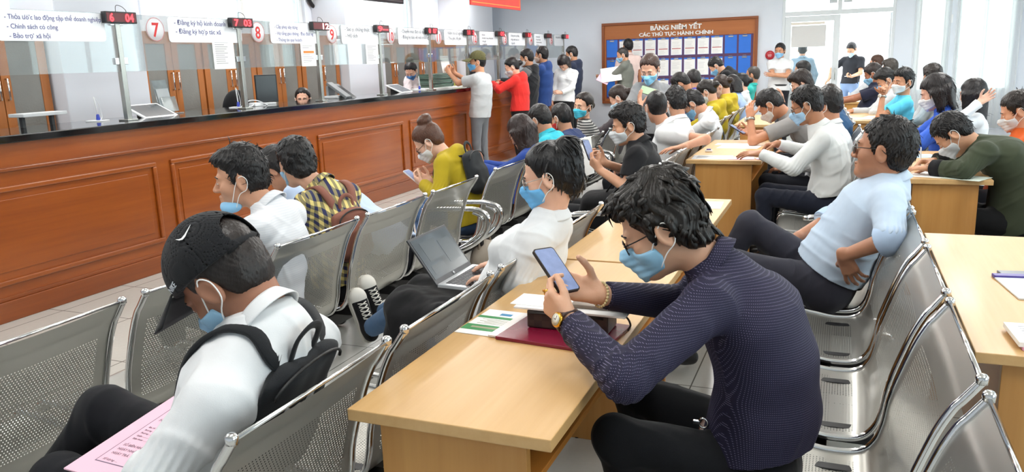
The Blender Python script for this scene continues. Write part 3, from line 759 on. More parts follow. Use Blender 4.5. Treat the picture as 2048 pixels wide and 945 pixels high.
mb = MB(); wall_holes(YF-.2, YB+.2, 0, ZC, WL, lambda a, b, c, d: mb.box((XL-.2, a, c), (XL, b, d))); struct('wall_left', mb, M_WALL)
DX0, DX1, DZ = -1.10, .80, 2.98
WB = [(DX0, DX1, 0, DZ), (1.16, 1.62, .75, 2.95), (1.78, 2.62, .75, 2.95)]
mb = MB(); wall_holes(XL-.2, XR+.2, 0, ZC, WB, lambda a, b, c, d: mb.box((a, YB, c), (b, YB+.2, d))); struct('wall_back', mb, M_WALL)
WR_ADDED = [(-1.0, 1.6, .9, 2.8), (2.6, 5.2, .9, 2.8), (6.4, 9.0, .9, 2.8), (10.4, 13.0, .9, 2.8)]  # unseen right-wall window openings, added to let in more daylight
mb = MB(); wall_holes(YF-.2, YB+.2, 0, ZC, WR_ADDED, lambda a, b, c, d: mb.box((XR, a, c), (XR+.2, b, d))); struct('wall_right', mb, M_WALL)
struct('wall_front', MB().box((XL-.2, YF-.2, 0), (XR+.2, YF, ZC)), M_WALL)
for i, (a, b, x1) in enumerate([(5.32, 6.28, -6.58), (9.95, 10.95, -6.58), (13.95, 15.2, -6.58)]):
    struct('pillar_%d' % (i+1), MB().box((XL, a, 0), (x1, b, ZC), .01), plain('#d6dbe4', .75, vary=.015, scale=3))
M_ALU = plain('#dfe3e4', .4, .1, vary=.02); PANE = glassy(.05)
def window(n, axis, pos, a0, a1, z0, z1, mull):
    root = bpy.data.objects.new('window_%d' % n, None); COL.objects.link(root); root['kind'] = 'structure'
    mb = MB(); w = .05
    def bx(p, q, r, t):
        if axis == 0: mb.box((pos-.11, p, r), (pos-.05, q, t))
        else: mb.box((p, pos+.05, r), (q, pos+.11, t))
    bx(a0, a1, z0, z0+w); bx(a0, a1, z1-w, z1); bx(a0, a0+w, z0+w, z1-w); bx(a1-w, a1, z0+w, z1-w)
    for m in mull: bx(m-.03, m+.03, z0+w, z1-w)
    mb.build('window_frame', M_ALU, root)
    g = MB()
    if axis == 0: g.box((pos-.083, a0+w, z0+w), (pos-.079, a1-w, z1-w))
    else: g.box((a0+w, pos+.079, z0+w), (a1-w, pos+.083, z1-w))
    g.build('glass_pane', PANE, root)
    return root
window(1, 0, XL, 3.3, 5.45, 2.12, 3.0, [4.4]); window(2, 0, XL, 5.9, 6.85, 2.12, 3.0, []); window(3, 0, XL, 7.85, 9.8, 2.12, 3.0, [8.55]); window(4, 0, XL, 11.1, 12.95, 2.12, 3.0, [11.55])
window(5, 1, YB, 1.16, 1.62, .75, 2.95, []); window(6, 1, YB, 1.78, 2.62, .75, 2.95, [2.2])
for i, (a, b, c, d) in enumerate(WR_ADDED): window(7+i, 0, XR+.16, a, b, c, d, [(a+b)/2])  # frames and panes of the added, unseen right-wall windows
# curtains: thin white cloth gathered into folds
def curtain_mat():
    k = NT('sheer_curtain'); tl = k.n('ShaderNodeBsdfTranslucent'); tl.inputs[0].default_value = (.93, .93, .92, 1); df = k.n('ShaderNodeBsdfDiffuse'); df.inputs[0].default_value = (.9, .9, .9, 1)
    mx = k.n('ShaderNodeMixShader'); mx.inputs[0].default_value = .12; k.l(tl.outputs[0], mx.inputs[1]); k.l(df.outputs[0], mx.inputs[2])
    tr = k.n('ShaderNodeBsdfTransparent'); m2 = k.n('ShaderNodeMixShader'); m2.inputs[0].default_value = .5; k.l(tr.outputs[0], m2.inputs[1]); k.l(mx.outputs[0], m2.inputs[2]); k.l(m2.outputs[0], k.out.inputs['Surface']); return k.m
M_CUR = curtain_mat()
def curtain(axis, pos, a0, a1, z0, z1, label, seed, group=None):
    ph = random.Random(seed).random()*6
    def fn(u, v):
        a = a0+(a1-a0)*u; d = .028*math.sin(a*62+ph+.8*math.sin(a*11))+.012*math.sin(a*23+ph*2); d *= .6+.6*(1-v)
        z = z0+(z1-z0)*v
        return (a, pos+d, z) if axis == 1 else (pos+d, a, z)
    o = MB().grid(fn, int((a1-a0)*95)+8, 8).build('curtain', M_CUR, fix=False)
    m = o.modifiers.new('thickness', 'SOLIDIFY'); m.thickness = .0012
    tag(o, label, 'curtain', group)
curtain(1, YB-.07, 1.10, 1.66, .12, 3.05, 'narrow white sheer curtain hanging beside the bright glass doorway', 3)
curtain(1, YB-.07, 1.74, 2.70, .12, 3.05, 'wide white sheer curtain behind the woman touching her long hair', 9)
# entrance: aluminium frame with transom lights, left leaf shut, right leaf folded open outside
M_DOOR = plain('#dde3e6', .45, .05, vary=.02)
fr = bpy.data.objects.new('door_frame', None); COL.objects.link(fr); fr['kind'] = 'structure'
mb = MB()
for a, b, c, d in [(DX0, DX0+.05, 0, DZ), (DX1-.05, DX1, 0, DZ), (DX0+.05, DX1-.05, 2.16, 2.24), (DX0+.05, DX1-.05, DZ-.05, DZ), (-.155, -.085, 2.24, DZ-.05)]: mb.box((a, YB+.02, c), (b, YB+.10, d))
mb.build('frame_bars', M_DOOR, fr)
g = MB(); g.box((DX0+.05, YB+.055, 2.24), (-.155, YB+.06, DZ-.05)); g.box((-.085, YB+.055, 2.24), (DX1-.05, YB+.06, DZ-.05)); g.build('glass_pane', PANE, fr)
def door_leaf(name, M, paper=True):
    r = bpy.data.objects.new(name, None); COL.objects.link(r); r['kind'] = 'structure'; r.matrix_world = M
    w, z1 = .95, 2.155; mb = MB()
    for a, b, c, d in [(0, .11, .01, z1), (w-.11, w, .01, z1), (.11, w-.11, .01, .16), (.11, w-.11, z1-.10, z1), (.11, w-.11, .72, .86)]: mb.box((a, -.022, c), (b, .022, d), .004)
    mb.box((.11, -.008, .16), (w-.11, .008, .72)); mb.box((.17, -.016, .22), (w-.17, .016, .66), .006)
    mb.build('leaf_frame', M_DOOR, r); MB().box((.11, -.003, .86), (w-.11, .003, z1-.10)).build('glass_pane', PANE, r)
    h = MB(); h.tube(spline([(w-.05, -.03, 1.0), (w-.05, -.075, 1.02), (w-.05, -.075, 1.18), (w-.05, -.03, 1.2)], 4), .009); h.build('door_handle', STEEL, r)
    return r
door_leaf('door_1', Matrix.Translation((DX0+.05, YB+.06, 0)))
door_leaf('door_2', Matrix.Translation((DX1-.06, YB+.12, 0))@Matrix.Rotation(math.radians(80), 4, 'Z'))
o = MB().box((-.93, YB+.040, 1.60), (-.335, YB+.052, 1.985)).build('paper_notice', plain('#d9d9d8', .85, vary=.02)); tag(o, 'grey sheet taped to the glass of the closed door leaf', 'notice')
o = MB().box((-.95, YB+.044, 2.0), (-.36, YB+.05, 2.045)).build('paper_strip', plain('#e8e0d4', .85)); tag(o, 'pale paper strip along the top of the closed door glass', 'notice')
for i, (x0, x1) in enumerate(((-.30, -.17), (-.06, .08))):
    o = MB().box((x0, YB+.042, 2.36), (x1, YB+.050, 2.56)).build('transom_notice', plain('#c9cdd2', .85)); tag(o, ('small grey paper on the transom glass over the closed door leaf', 'small grey paper on the transom glass over the open doorway')[i], 'notice')
# outside ground
k = NT('forecourt_paving'); k.l(k.mix(k.noise(k.coord(), 3, 4), srgb('#c9c7c0'), srgb('#e2e0da')), k.b.inputs['Base Color']); k.setp(Roughness=.9)
struct('ground_outside', MB().box((-30, YB+.2, -.16), (30, 60, -.02)), k.m)
# skirting along the walls that show
struct('baseboard_back', MB().box((-4.6, YB-.015, 0), (DX0, YB, .10)).box((DX1, YB-.015, 0), (XR, YB, .10)), plain('#c9ced6', .5))
# ------------------------------------------------------------------ counter
M_CTR = wood('#86400f', '#a9591b', 1, .5, .28, .5, .35); M_CTR2 = wood('#78380d', '#9c5018', 1, .5, .3, .5, .3)
ct = thing('service_counter', 'long orange-brown varnished counter with panelled front and black stone top', 'counter', (-4.95, 1.0, 0))
def L0(x, y, z): return (x+4.95, y-1.0, z)
CY0, CY1 = 1.0, 15.6
MB().box(L0(-5.62, CY0, .0), L0(-4.95, CY1, 1.14), .004).build('carcass', M_CTR, ct)
mb = MB()
mb.box(L0(-4.951, CY0, 0), L0(-4.925, CY1, .135), .006); mb.box(L0(-4.951, CY0, .135), L0(-4.938, CY1, .16), .004); mb.box(L0(-4.951, CY0, .962), L0(-4.925, CY1, .985), .006)
mb.build('rail_moulding', M_CTR2, ct)
py0 = [1.05, 2.92, 4.83, 6.80, 8.71, 10.50, 12.3, 14.0]; py1 = [2.78, 4.68, 6.64, 8.55, 10.36, 12.1, 13.85, 15.4]
for a, b in zip(py0, py1):
    mb = MB(); z0, z1, w = .235, .868, .035
    for p, q, r, t in ((a, b, z0, z0+w), (a, b, z1-w, z1), (a, a+w, z0+w, z1-w), (b-w, b, z0+w, z1-w)): mb.box(L0(-4.951, p, r), L0(-4.930, q, t), .009)
    mb.box(L0(-4.951, a+w+.05, z0+w+.05), L0(-4.944, b-w-.05, z1-w-.05), .005); mb.build('front_panel', M_CTR, ct)
k = NT('black_granite'); sp_ = k.noise(k.coord(), 260, 2); k.l(k.mix(k.math('GREATER_THAN', sp_, .68), srgb('#111214'), srgb('#3c3e42')), k.b.inputs['Base Color']); k.setp(Roughness=.08); M_GRAN = k.m
MB().box(L0(-5.66, CY0, 1.14), L0(-4.90, CY1+.05, 1.19), .006).build('stone_top', M_GRAN, ct)
# posts, glass screens, signs, number displays
PY = [4.69, 6.04, 7.25, 8.49, 9.76, 10.94, 12.11, 13.31, 14.40, 15.40]
NUM = ['7', '8', '9', '10', '11', '12', '13', '14', '15']
ORD = ['window six', 'window seven', 'window eight', 'window nine', 'window ten', 'window eleven', 'window twelve', 'window thirteen', 'window fourteen', 'window fifteen']
DISP = ['6  04', '7 03', '  12', '9--', '0 07', '11 3', ' 05', ' 15', '    ', ' 18']
TXT = [['- Thỏa ước lao động tập thể doanh nghiệp', '- Chính sách có công', '- Bảo trợ xã hội'], ['- Đăng ký hộ kinh doanh', '- Đăng ký hợp tác xã'], ['- Cấp phép xây dựng', '- Hạ tầng giao thông - Đào đường', '- Thông tin quy hoạch'],
       ['- Sao y, chứng thực', '- Hộ tịch'], ['- Chuyển mục đích sử dụng', '- Đăng ký bảo vệ môi trường'], ['- Kiểm tra sử nghiệp', '- Thu phí, lệ phí'], ['- Hộ tịch', '- Xác thực - Sao y, chứng thực', '- Hòa giải', '- Quyết định'],
       ['- Chứng thực hợp đồng', '- Nộp chính sách, xã', '- Cấp đổi'], ['- Hộ kinh doanh', '- Thủ tục đăng ký', '- Giấy phép xây dựng', '- Đất đai'], ['- Hướng dẫn hồ sơ']]
M_GLASS = glassy(.05, '#f6fafa', .02, .10); M_SIGN = plain('#eef1f6', .5, vary=.01); M_VIO = plain('#41408a', .6); M_RED = plain('#cf2a2a', .55); M_LED = emit('#ff3038', 5.0); M_LEDW = emit('#ff9a9a', 5.0); M_LEDP = plain('#5e0a14', .25)
XG = -5.17
def rrect(x0, x1, y0, y1, r, n=5):
    o = []
    for cx_, cy_, a0 in ((x1-r, y1-r, 0), (x0+r, y1-r, 90), (x0+r, y0+r, 180), (x1-r, y0+r, 270)):
        for i in range(n+1):
            a = math.radians(a0+90*i/n); o.append((cx_+r*math.cos(a), cy_+r*math.sin(a)))
    return o
for i, y in enumerate(PY):
    t = thing('screen_post', 'steel post on the counter carrying the screen after %s' % ORD[i], 'post', (XG, y, 1.19), 0, 'steel posts of the counter screens')
    MB().box((-.022, -.022, 0), (.022, .022, .80), .004).build('upright', STEEL, t)
    mb = MB(); mb.box((-.05, -.05, 0), (.05, .05, .012), .003); mb.build('foot_plate', STEEL, t)
    for z in (.43, .72):
        for q in (-1, 1): MB().box((-.014, q*.022, z), (.014, q*.06, z+.05), .003).build('glass_clamp', CHROME, t)
    d = thing('number_display', 'red LED number display on the post of %s' % ORD[i], 'display', (XG+.05, y, 1.925), 0, 'red queue number displays')
    MB().box((-.025, -.145, 0), (.02, .145, .085), .004).build('housing', BLACK, d)
    MB().box((.02, -.135, .010), (.0215, .135, .075)).build('red_panel', M_LEDP, d)
    ds = DISP[i]; n_ = len(ds); ld = n_-len(ds.lstrip())
    if ds.strip(): place_text('digits', ds.strip().replace(' ', '\u2007'), M_LED if i != 2 else M_LEDW, d, (.0222, -.112+.225*ld/n_, .013), (0, 1, 0), (0, 0, 1), size=.082, extrude=.0003, bold=.0022, width=.225*(n_-ld)/n_)
    mb = MB(); mb.tube(spline([(0, -.03, .085), (0, -.02, .13), (0, .03, .125), (-.015, .08, .10), (-.024, .09, .087)], 6), .0025, 5); mb.build('cable', DARK, d)
    mb = MB(); mb.box((-.0275, -.012, .0), (-.025, .012, .05)); mb.build('bracket', STEEL, d)
    y0 = (PY[i-1] if i else 3.34)+.035; y1 = y-.035
    g = MB().box((XG-.004, y0, 1.565), (XG+.004, y1, 2.0), .001).build('glass_screen', M_GLASS); tag(g, 'clear glass screen hung above the counter at %s' % ORD[i], 'glass screen', 'glass screens along the counter')
    w = .86 if i == 0 else (.88 if i == 1 else (y1-y0)-.36); sy1 = y+.02 if i else 4.58; sy0 = sy1-w if i != 1 else 5.20
    s_ = thing('window_sign', 'white rounded sign listing the services of %s' % ORD[i], 'sign', (XG+.006, sy0, 1.79), 0, 'white service signs on the glass')
    MB().prism(rrect(0, w, 0, .205, .03), .0, .004, axis=0).build('board', M_SIGN, s_)
    nl = len(TXT[i]); ht = .056 if nl == 2 else .046 if nl < 4 else .034
    for j, ln in enumerate(TXT[i]):
        me_w = None
        place_text('lettering', ln, M_VIO if i < 3 else plain('#4a4a58', .6), s_, (.0052, .07+(.008*j), .205-(.062 if nl < 4 else .048)*(1 if nl > 2 else 1.15)*(j+.0)-.062), (0, 1, 0), (0, 0, 1), size=ht, extrude=.0002, width=min(w-.09, len(ln)*(.0265 if nl == 2 else .0190 if nl < 4 else .0145)))
    if i:
        c = thing('number_sign', 'round white disc with a red number %s on the glass' % NUM[i-1], 'sign', (XG+.006, y0+.235 if i > 1 else 5.065, 1.89), 0, 'round window numbers')
        MB().lathe([(.094, 0), (.094, .004)], n=36, axis=0).build('disc', M_SIGN, c)
        mb = MB(); mb.tube([(.0045, .091*math.cos(a), .091*math.sin(a)) for a in np.linspace(0, 2*PI, 40)[:-1]], .0016, 4, closed=True); mb.build('red_ring', M_RED, c, fix=False)
        place_text('numeral', NUM[i-1], M_RED, c, (.0052, 0, -.056), (0, 1, 0), (0, 0, 1), size=.155 if len(NUM[i-1]) == 1 else .145, extrude=.0003, bold=.003, align='CENTER', width=.072 if len(NUM[i-1]) == 1 else .10)
def sheet_on_glass(y0, y1, z0, z1, label, band=None):
    t = thing('posted_sheet', label, 'paper', (XG+.0065, y0, z0)); MB().box((0, 0, 0), (.0012, y1-y0, z1-z0)).build('sheet', PAPER, t)
    mb = MB(); h = z1-z0; w = y1-y0; n = int(h/.018)
    for k_ in range(2, n-1):
        if band and band[0] < k_/n < band[1]: continue
        mb.box((.0013, .03, h-.018*k_), (.0016, .03+(w-.07)*(.55+.45*random.random()), h-.018*k_+.004))
    mb.build('print_lines', plain('#7d8088', .8), t)
    if band: MB().box((.0013, .04, h*.55), (.0017, w-.03, h*.65)).build('orange_heading', plain('#d98a4a', .8), t)
sheet_on_glass(5.69, 5.96, 1.56, 1.86, 'printed white sheet taped beside the window seven sign'); sheet_on_glass(6.95, 7.20, 1.56, 1.80, 'sheet with an orange heading taped beside the window eight sign', (.3, .5)); sheet_on_glass(8.18, 8.45, 1.56, 1.80, 'printed sheet taped under the window nine sign')
# ------------------------------------------------------------------ cabinets behind the counter
M_CAB = wood('#9a5a26', '#b87234', 2, .8, .4, .6, .1)
k = NT('frosted_glass'); vv = k.noise(k.coord(), 70, 3); k.l(k.mix(k.noise(k.coord(), 2.0, 3), srgb('#6b6a66'), srgb('#8d8c87')), k.b.inputs['Base Color']); k.setp(Roughness=.22); k.bump(vv, .004, .5); M_FROST = k.m
def cabinet(y0, w, z1, label, group):
    c = thing('cabinet', label, 'cabinet', (-6.72, y0, 0), 0, group)
    mb = MB(); mb.box((-.41, 0, 0), (-.39, w, z1)); mb.box((-.39, 0, 0), (-.02, .02, z1)); mb.box((-.39, w-.02, 0), (-.02, w, z1)); mb.box((-.39, .02, 0), (-.02, w-.02, .08)); mb.box((-.42, -.01, z1-.03), (.0, w+.01, z1+.015), .004); mb.box((-.39, .02, .9), (-.05, w-.02, .92)); mb.build('body', M_CAB, c)
    for q in (0, 1):
        a = .004+q*w/2; b = a+w/2-.008; f = .085; mb = MB()
        for p, r, s_, t in ((a, b, .08, .08+f), (a, b, z1-.03-f, z1-.03), (a, a+f, .08+f, z1-.03-f), (b-f, b, .08+f, z1-.03-f), (a+f, b-f, .80, .86)): mb.box((-.022, p, s_), (0, r, t), .003)
        d = mb.build('door', M_CAB, c); MB().box((-.014, a+f, .08+f), (-.008, b-f, z1-.03-f)).build('frosted_pane', M_FROST, d)
        hy = b-.035 if q == 0 else a+.035; h = MB(); h.tube([(.002, hy, 1.36), (.028, hy, 1.36), (.028, hy, 1.54), (.002, hy, 1.54)], .008, 6); h.build('handle', CHROME, d)
for i in range(2): cabinet(3.42+i*.95-.02, .93, 1.98, ['wooden cabinet with frosted doors behind the window six sign', 'wooden cabinet with frosted doors beside the first white pillar'][i], 'wooden cabinets behind the counter')
for i in range(4): cabinet(6.34+i*.90, .88, 1.96, ['wooden frosted-door cabinet directly behind the number seven disc', 'wooden frosted-door cabinet behind the window seven sign', 'wooden frosted-door cabinet behind the tall black monitor', 'wooden frosted-door cabinet next before the clock'][i], 'wooden cabinets behind the counter')
for i in range(3): cabinet(11.02+i*.92, .90, 1.93, ['wooden frosted-door cabinet just past the dark hanging screen', 'wooden frosted-door cabinet behind the clerk in pink', 'wooden frosted-door cabinet behind the number eleven disc'][i], 'wooden cabinets behind the counter')
# clock, dark hanging board, red banner
c = thing('wall_clock', 'round black-rimmed clock high on the wall behind the counter', 'clock', (XL+.03, 10.28, 2.45)); c.location = (-7.11, 10.33-.25, 2.62)
mb = MB(); mb.tube([(0, .25*math.cos(a), .25*math.sin(a)) for a in np.linspace(0, 2*PI, 40)[:-1]], .028, 8, closed=True); mb.build('rim', BLACK, c, fix=False); MB().lathe([(.24, -.03), (.24, .0)], n=36, axis=0).build('dial', WHITE, c)
mb = MB(); mb.box((.004, -.006, -.02), (.008, .006, .13)); mb.box((.004, -.01, -.006), (.008, .15, .006)); mb.build('hands', BLACK, c)
d = thing('hanging_screen', 'dark grey notice screen hung from the ceiling over window nine', 'screen', (-6.0, 9.35, 2.40)); MB().box((-.03, 0, 0), (.03, 1.22, .42), .01).build('panel', plain('#3a4148', .35), d); mb = MB()
for y in (.2, 1.0): mb.tube([(0, y, .42), (0, y, .85)], .012, 6)
mb.build('hanger', STEEL, d); MB().box((.031, .04, .03), (.033, 1.18, .036)).build('trim_line', plain('#9aa3a8', .5), d)
b = thing('banner', 'red banner with a gold border hung above the counter', 'banner', (-4.9, 10.55, 2.33)); MB().box((-.012, 0, 0), (.012, 1.9, .55), .003).build('cloth_panel', plain('#e2493f', .7), b); mb = MB()
for z in (.04, .50): mb.box((.0122, .04, z), (.0132, 1.86, z+.008))
mb.box((.0122, 1.85, .04), (.0132, 1.858, .5)); mb.build('gold_border', plain('#e8b64a', .6), b); mb = MB()
for y in (.2, 1.7): mb.tube([(0, y, .55), (0, y, ZC-2.33)], .006, 6)
mb.build('hanger', STEEL, b)
# ------------------------------------------------------------------ notice board
M_BRD = wood('#a5602e', '#b97038', 0, .6, .5, .5, .05)
nb = thing('notice_board', 'big brown notice board of administrative procedures on the back wall', 'notice board', (-4.53, YB-.045, .62))
MB().box((0, .0, 0), (3.01, .04, 1.58)).build('backing', M_BRD, nb); mb = MB()
for p in ((0, 3.01, 0, .05), (0, 3.01, 1.53, 1.58), (0, .05, .05, 1.53), (2.96, 3.01, .05, 1.53)): mb.box((p[0], -.03, p[2]), (p[1], .012, p[3]), .006)
mb.build('frame', plain('#8a4a22', .45), nb)
MB().box((.085, -.006, .10), (2.93, .0, 1.265)).build('purple_field', plain('#5d3f5e', .8), nb)
place_text('lettering', 'BẢNG NIÊM YẾT', WHITE, nb, (1.505-.03, -.008, 1.405), (1, 0, 0), (0, 0, 1), size=.118, extrude=.006, bold=.004, align='CENTER', width=.99)
place_text('lettering', 'CÁC THỦ TỤC HÀNH CHÍNH', WHITE, nb, (1.505-.03, -.008, 1.295), (1, 0, 0), (0, 0, 1), size=.092, extrude=.006, bold=.003, align='CENTER', width=1.43)
M_BLUE = plain('#2570d6', .45); M_CLIP = STEEL
pit = (2.93-.085-.02)/11; rows = [(.915, 1.25), (.525, .86), (.135, .47)]
pat = ['e?pppppppee', 'e?ppppppppe'[:9]+'ee', 'eeepppppppe']
pat = ['eppppppppee', 'eeeppppppee', 'eeeppppppee']
nth = ['first', 'second', 'third', 'fourth', 'fifth', 'sixth', 'seventh', 'eighth', 'ninth', 'tenth', 'eleventh']
for r, (z0, z1) in enumerate(rows):
    for q in range(11):
        x0 = -4.53+.10+q*pit; has = pat[r][q] == 'p'
        cb = thing('clipboard', '%s clipboard from the door end, %s row of the notice board, %s' % (nth[10-q], ['top', 'middle', 'bottom'][r], 'holding white papers' if has else 'bare blue'), 'clipboard', (x0, YB-.0515, .62+z0), 0, 'blue clipboards on the notice board')
        MB().box((0, -.004, 0), (pit-.035, 0, z1-z0), .001).build('board', M_BLUE, cb)
        cxm = (pit-.035)/2; mb = MB(); mb.box((cxm-.045, -.016, z1-z0-.035), (cxm+.045, -.004, z1-z0-.012), .003); mb.tube([(cxm-.03, -.014, z1-z0-.012), (cxm-.03, -.02, z1-z0+.012), (cxm+.03, -.02, z1-z0+.012), (cxm+.03, -.014, z1-z0-.012)], .004, 5); mb.build('clip', M_CLIP, cb)
        if has:
            MB().box((.006, -.0085, .004), (pit-.04, -.0042, z1-z0-.03), .0005).build('papers', PAPER, cb)
            mb = MB()
            for j in range(9):
                if j != 3: mb.box((.03, -.0092, .03+j*.026), (.03+(pit-.10)*(.6+.4*random.random()), -.0086, .034+j*.026))
            mb.build('print_lines', plain('#c2c4c8', .8), cb)
            if r == 0: MB().box((.025, -.0094, .115), (pit-.06, -.0086, .132)).build('red_title', plain('#c47a7a', .8), cb)
a = thing('alarm_bell', 'round red fire alarm bell on the wall by the door', 'alarm', (-1.295, YB-.001, 1.475)); MB().lathe([(.001, -.05), (.06, -.05), (.082, -.035), (.085, 0)], n=28, axis=1).build('gong', plain('#b3202c', .35), a)
MB().box((-.035, -.058, -.006), (.035, -.05, .008), .002).box((-.03, -.056, -.03), (.03, -.05, -.02), .002).build('badge', plain('#e9c9c9', .5), a)
o = MB().box((1.665, YB-.02, 1.92), (1.69, YB, 2.06), .004).build('wall_switch', WHITEPL); tag(o, 'small white switch on the wall strip between the two curtains', 'switch')
# ------------------------------------------------------------------ benches of perforated steel
PROF = [(0, .836), (-.030, .793), (-.052, .762), (-.085, .687), (-.131, .54), (-.146, .45), (-.168, .385), (-.210, .347), (-.29, .338), (-.38, .350), (-.50, .368), (-.575, .371), (-.612, .352), (-.622, .322)]
SPL = spline([(a, 0, b) for a, b in PROF], 6)
arc = [0]
for p, q in zip(SPL[:-1], SPL[1:]): arc.append(arc[-1]+float(np.linalg.norm(q-p)))
SW = .590
M_PERF = perforated(.055, SW-.055, [(.125, .44), (.56, .86)])
def make_seat(parent, y0):
    n = len(SPL); vs = []; fs = []; uv = []
    m = 7
    for i, p in enumerate(SPL):
        for j in range(m):
            u = j/(m-1); sag = .010*(1-(2*u-1)**2)
            nx = SPL[min(i+1, n-1)]-SPL[max(i-1, 0)]; nx = nx/np.linalg.norm(nx); nrm = np.array([nx[2], 0, -nx[0]])
            # rounded top corners
            q = p+nrm*sag*-1.0
            if arc[i] < .03 and j in (0, m-1): q = q+np.array([0, (.012 if j == 0 else -.012)*(1-arc[i]/.03), 0])
            vs.append((q[0], y0+u*SW, q[2]))
    for i in range(n-1):
        for j in range(m-1):
            fs.append((i*m+j, (i+1)*m+j, (i+1)*m+j+1, i*m+j+1))
            uv.append([(j/(m-1)*SW, arc[i]), (j/(m-1)*SW, arc[i+1]), ((j+1)/(m-1)*SW, arc[i+1]), ((j+1)/(m-1)*SW, arc[i])])
    st = MB().add(vs, fs, True, uv).build('seat_shell', M_PERF, parent, fix=False)
    for yy in (y0+.002, y0+SW-.002):
        mb = MB()
        pts = [p+np.array([0, yy, 0]) for p in SPL]; mb.tube(pts, [.011]*len(pts), 8)
        mb.lathe([(.001, -.006), (.013, -.004), (.014, .012), (.008, .018), (.001, .019)], (0, yy, .836), 10)
        mb.build('side_rail', CHROME, st)
    MB().tube([(0.0, y0+.012, .838), (0.0, y0+SW-.012, .838)], .0055, 6).build('top_rod', CHROME, st); MB().tube([(-.622, y0, .322), (-.622, y0+SW, .322)], .007, 6).build('front_rod', CHROME, st)
    for yy in (y0+.10, y0+SW-.10): MB().box((-.50, yy-.02, .285), (-.16, yy+.02, .336), .004).build('under_bracket', BLACK, st)
def bench(label, x0, y0, n, rz=0.0, arms=(True, True), group='perforated steel benches'):
    b = thing('waiting_bench', label, 'bench', (x0, y0, 0), rz, group)
    PITCH = .68
    for i in range(n): make_seat(b, i*PITCH+.045)
    Lg = n*PITCH
    MB().box((-.40, -.02, .215), (-.30, Lg+.02, .285), .006).build('beam', BLACK, b)
    for k_, yy in enumerate((.0, Lg)):
        mb = MB()
        mb.box((-.385, yy-.03, .03), (-.315, yy+.03, .216), .008); fp = spline([(-.66, yy, .016), (-.6, yy, .03), (-.35, yy, .055), (-.08, yy, .03), (-.0, yy, .016)], 5); mb.tube(fp, .018, 8)
        for xx in (-.66, 0): mb.lathe([(.001, 0), (.026, 0), (.026, .010), (.012, .016)], (xx, yy, 0), 12)
        mb.build('leg', CHROME, b)
        if arms[k_]:
            mb = MB(); pts = spline([(-.40, yy, .605), (-.36, yy, .612), (-.18, yy, .622), (-.04, yy, .622), (.03, yy, .595), (.05, yy, .545), (.025, yy, .47), (-.06, yy, .395), (-.17, yy, .345), (-.26, yy, .335), (-.30, yy, .28)], 6)
            mb.tube(pts, .017, 10); inner = spline([(-.06, yy, .60), (0.0, yy, .575), (.01, yy, .54), (-.02, yy, .47), (-.10, yy, .40), (-.2, yy, .345)], 5); mb.tube(inner, .010, 8)
            mb.lathe([(.001, 0), (.020, .002), (.020, .022), (.016, .026)], (-.41, yy, .592), 10); mb.box((-.33, yy-.022, .235), (-.245, yy+.022, .345), .006); mb.build('armrest', CHROME, b)
    return b
bench('steel bench of the counter-side row, with the man wearing the black cap sitting behind it', -2.10, 1.15, 5, group=None)
bench('steel bench of the counter-side row where the woman in yellow sits', -2.12, 4.80, 4)
bench('steel bench of the counter-side row where the woman in stripes looks back', -2.14, 7.75, 4)
bench('steel bench against the nearest desk, under the capped man and the laptop woman', -1.075, 1.07, 4, arms=(False, False))
bench('steel bench of the middle row where the man in the black polo sits', -1.10, 4.60, 5)
bench('steel bench of the middle row under the two people in yellow', -1.20, 8.55, 5)
bench('steel bench with empty seats beside the man leaning back in pale blue', .31, 1.14, 5)
bench('steel bench under the man in white handing in a form', .255, 4.80, 5, math.radians(1.6))
bench('steel bench of the desk row behind the raised hand of the tired woman', .12, 8.4, 4, math.radians(2.2))
bench('steel bench by the right desks under the young man in cyan', 1.10, 8.5, 4, math.radians(2))
bench('steel bench behind the man in the green jacket', 1.36, 4.75, 4)
# ------------------------------------------------------------------ desks
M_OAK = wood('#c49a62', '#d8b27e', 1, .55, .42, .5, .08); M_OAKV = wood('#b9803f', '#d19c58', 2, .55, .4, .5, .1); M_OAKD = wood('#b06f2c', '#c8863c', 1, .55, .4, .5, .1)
def desk(label, x0, y0, w=.56, L=1.50, rz=0.0):
    d = thing('desk', label, 'desk', (x0, y0, 0), rz, 'pale oak writing desks')
    MB().box((0, 0, .722), (w, L, .752), .003).build('desk_top', M_OAK, d)
    for yy in (.03, L-.055): MB().box((.07, yy, 0), (w-.07, yy+.025, .722), .002).build('end_panel', M_OAKV, d)
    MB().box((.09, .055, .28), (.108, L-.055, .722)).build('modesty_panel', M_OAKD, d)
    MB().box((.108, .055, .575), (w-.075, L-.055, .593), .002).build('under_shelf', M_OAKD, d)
    mb = MB()
    for yy in (.042, L-.042):
        for xx in (.10, w-.10): mb.lathe([(.001, .0), (.016, 0), (.016, .004)], (xx, yy, -.0005), 8)
    mb.build('glide', BLACK, d)
    return d
desk('oak desk where the man in the dotted navy shirt reads his phone', -1.055, 1.475, .515)
desk('oak desk behind the man in the dotted navy shirt, with one loose form', -1.055, 2.995, .515)
desk('oak desk where two men in white and grey shirts fill forms', -1.095, 6.17, .56, 1.5)
desk('oak desk behind the man in the grey polo holding his head', -1.12, 9.30, .50, 1.5)
desk('oak desk beside the empty steel seats, carrying the zip pouch', .36, 2.30, .62, 1.52)
desk('oak desk where the man in the green jacket writes', .36, 5.42, .50, 1.5)
desk('oak desk under the elbow of the young man in cyan', .04, 9.78, .50, 1.6)
desk('oak desk nearest the door, under the forearm of the man in dark polo', -.06, 13.3, .46, 1.3)
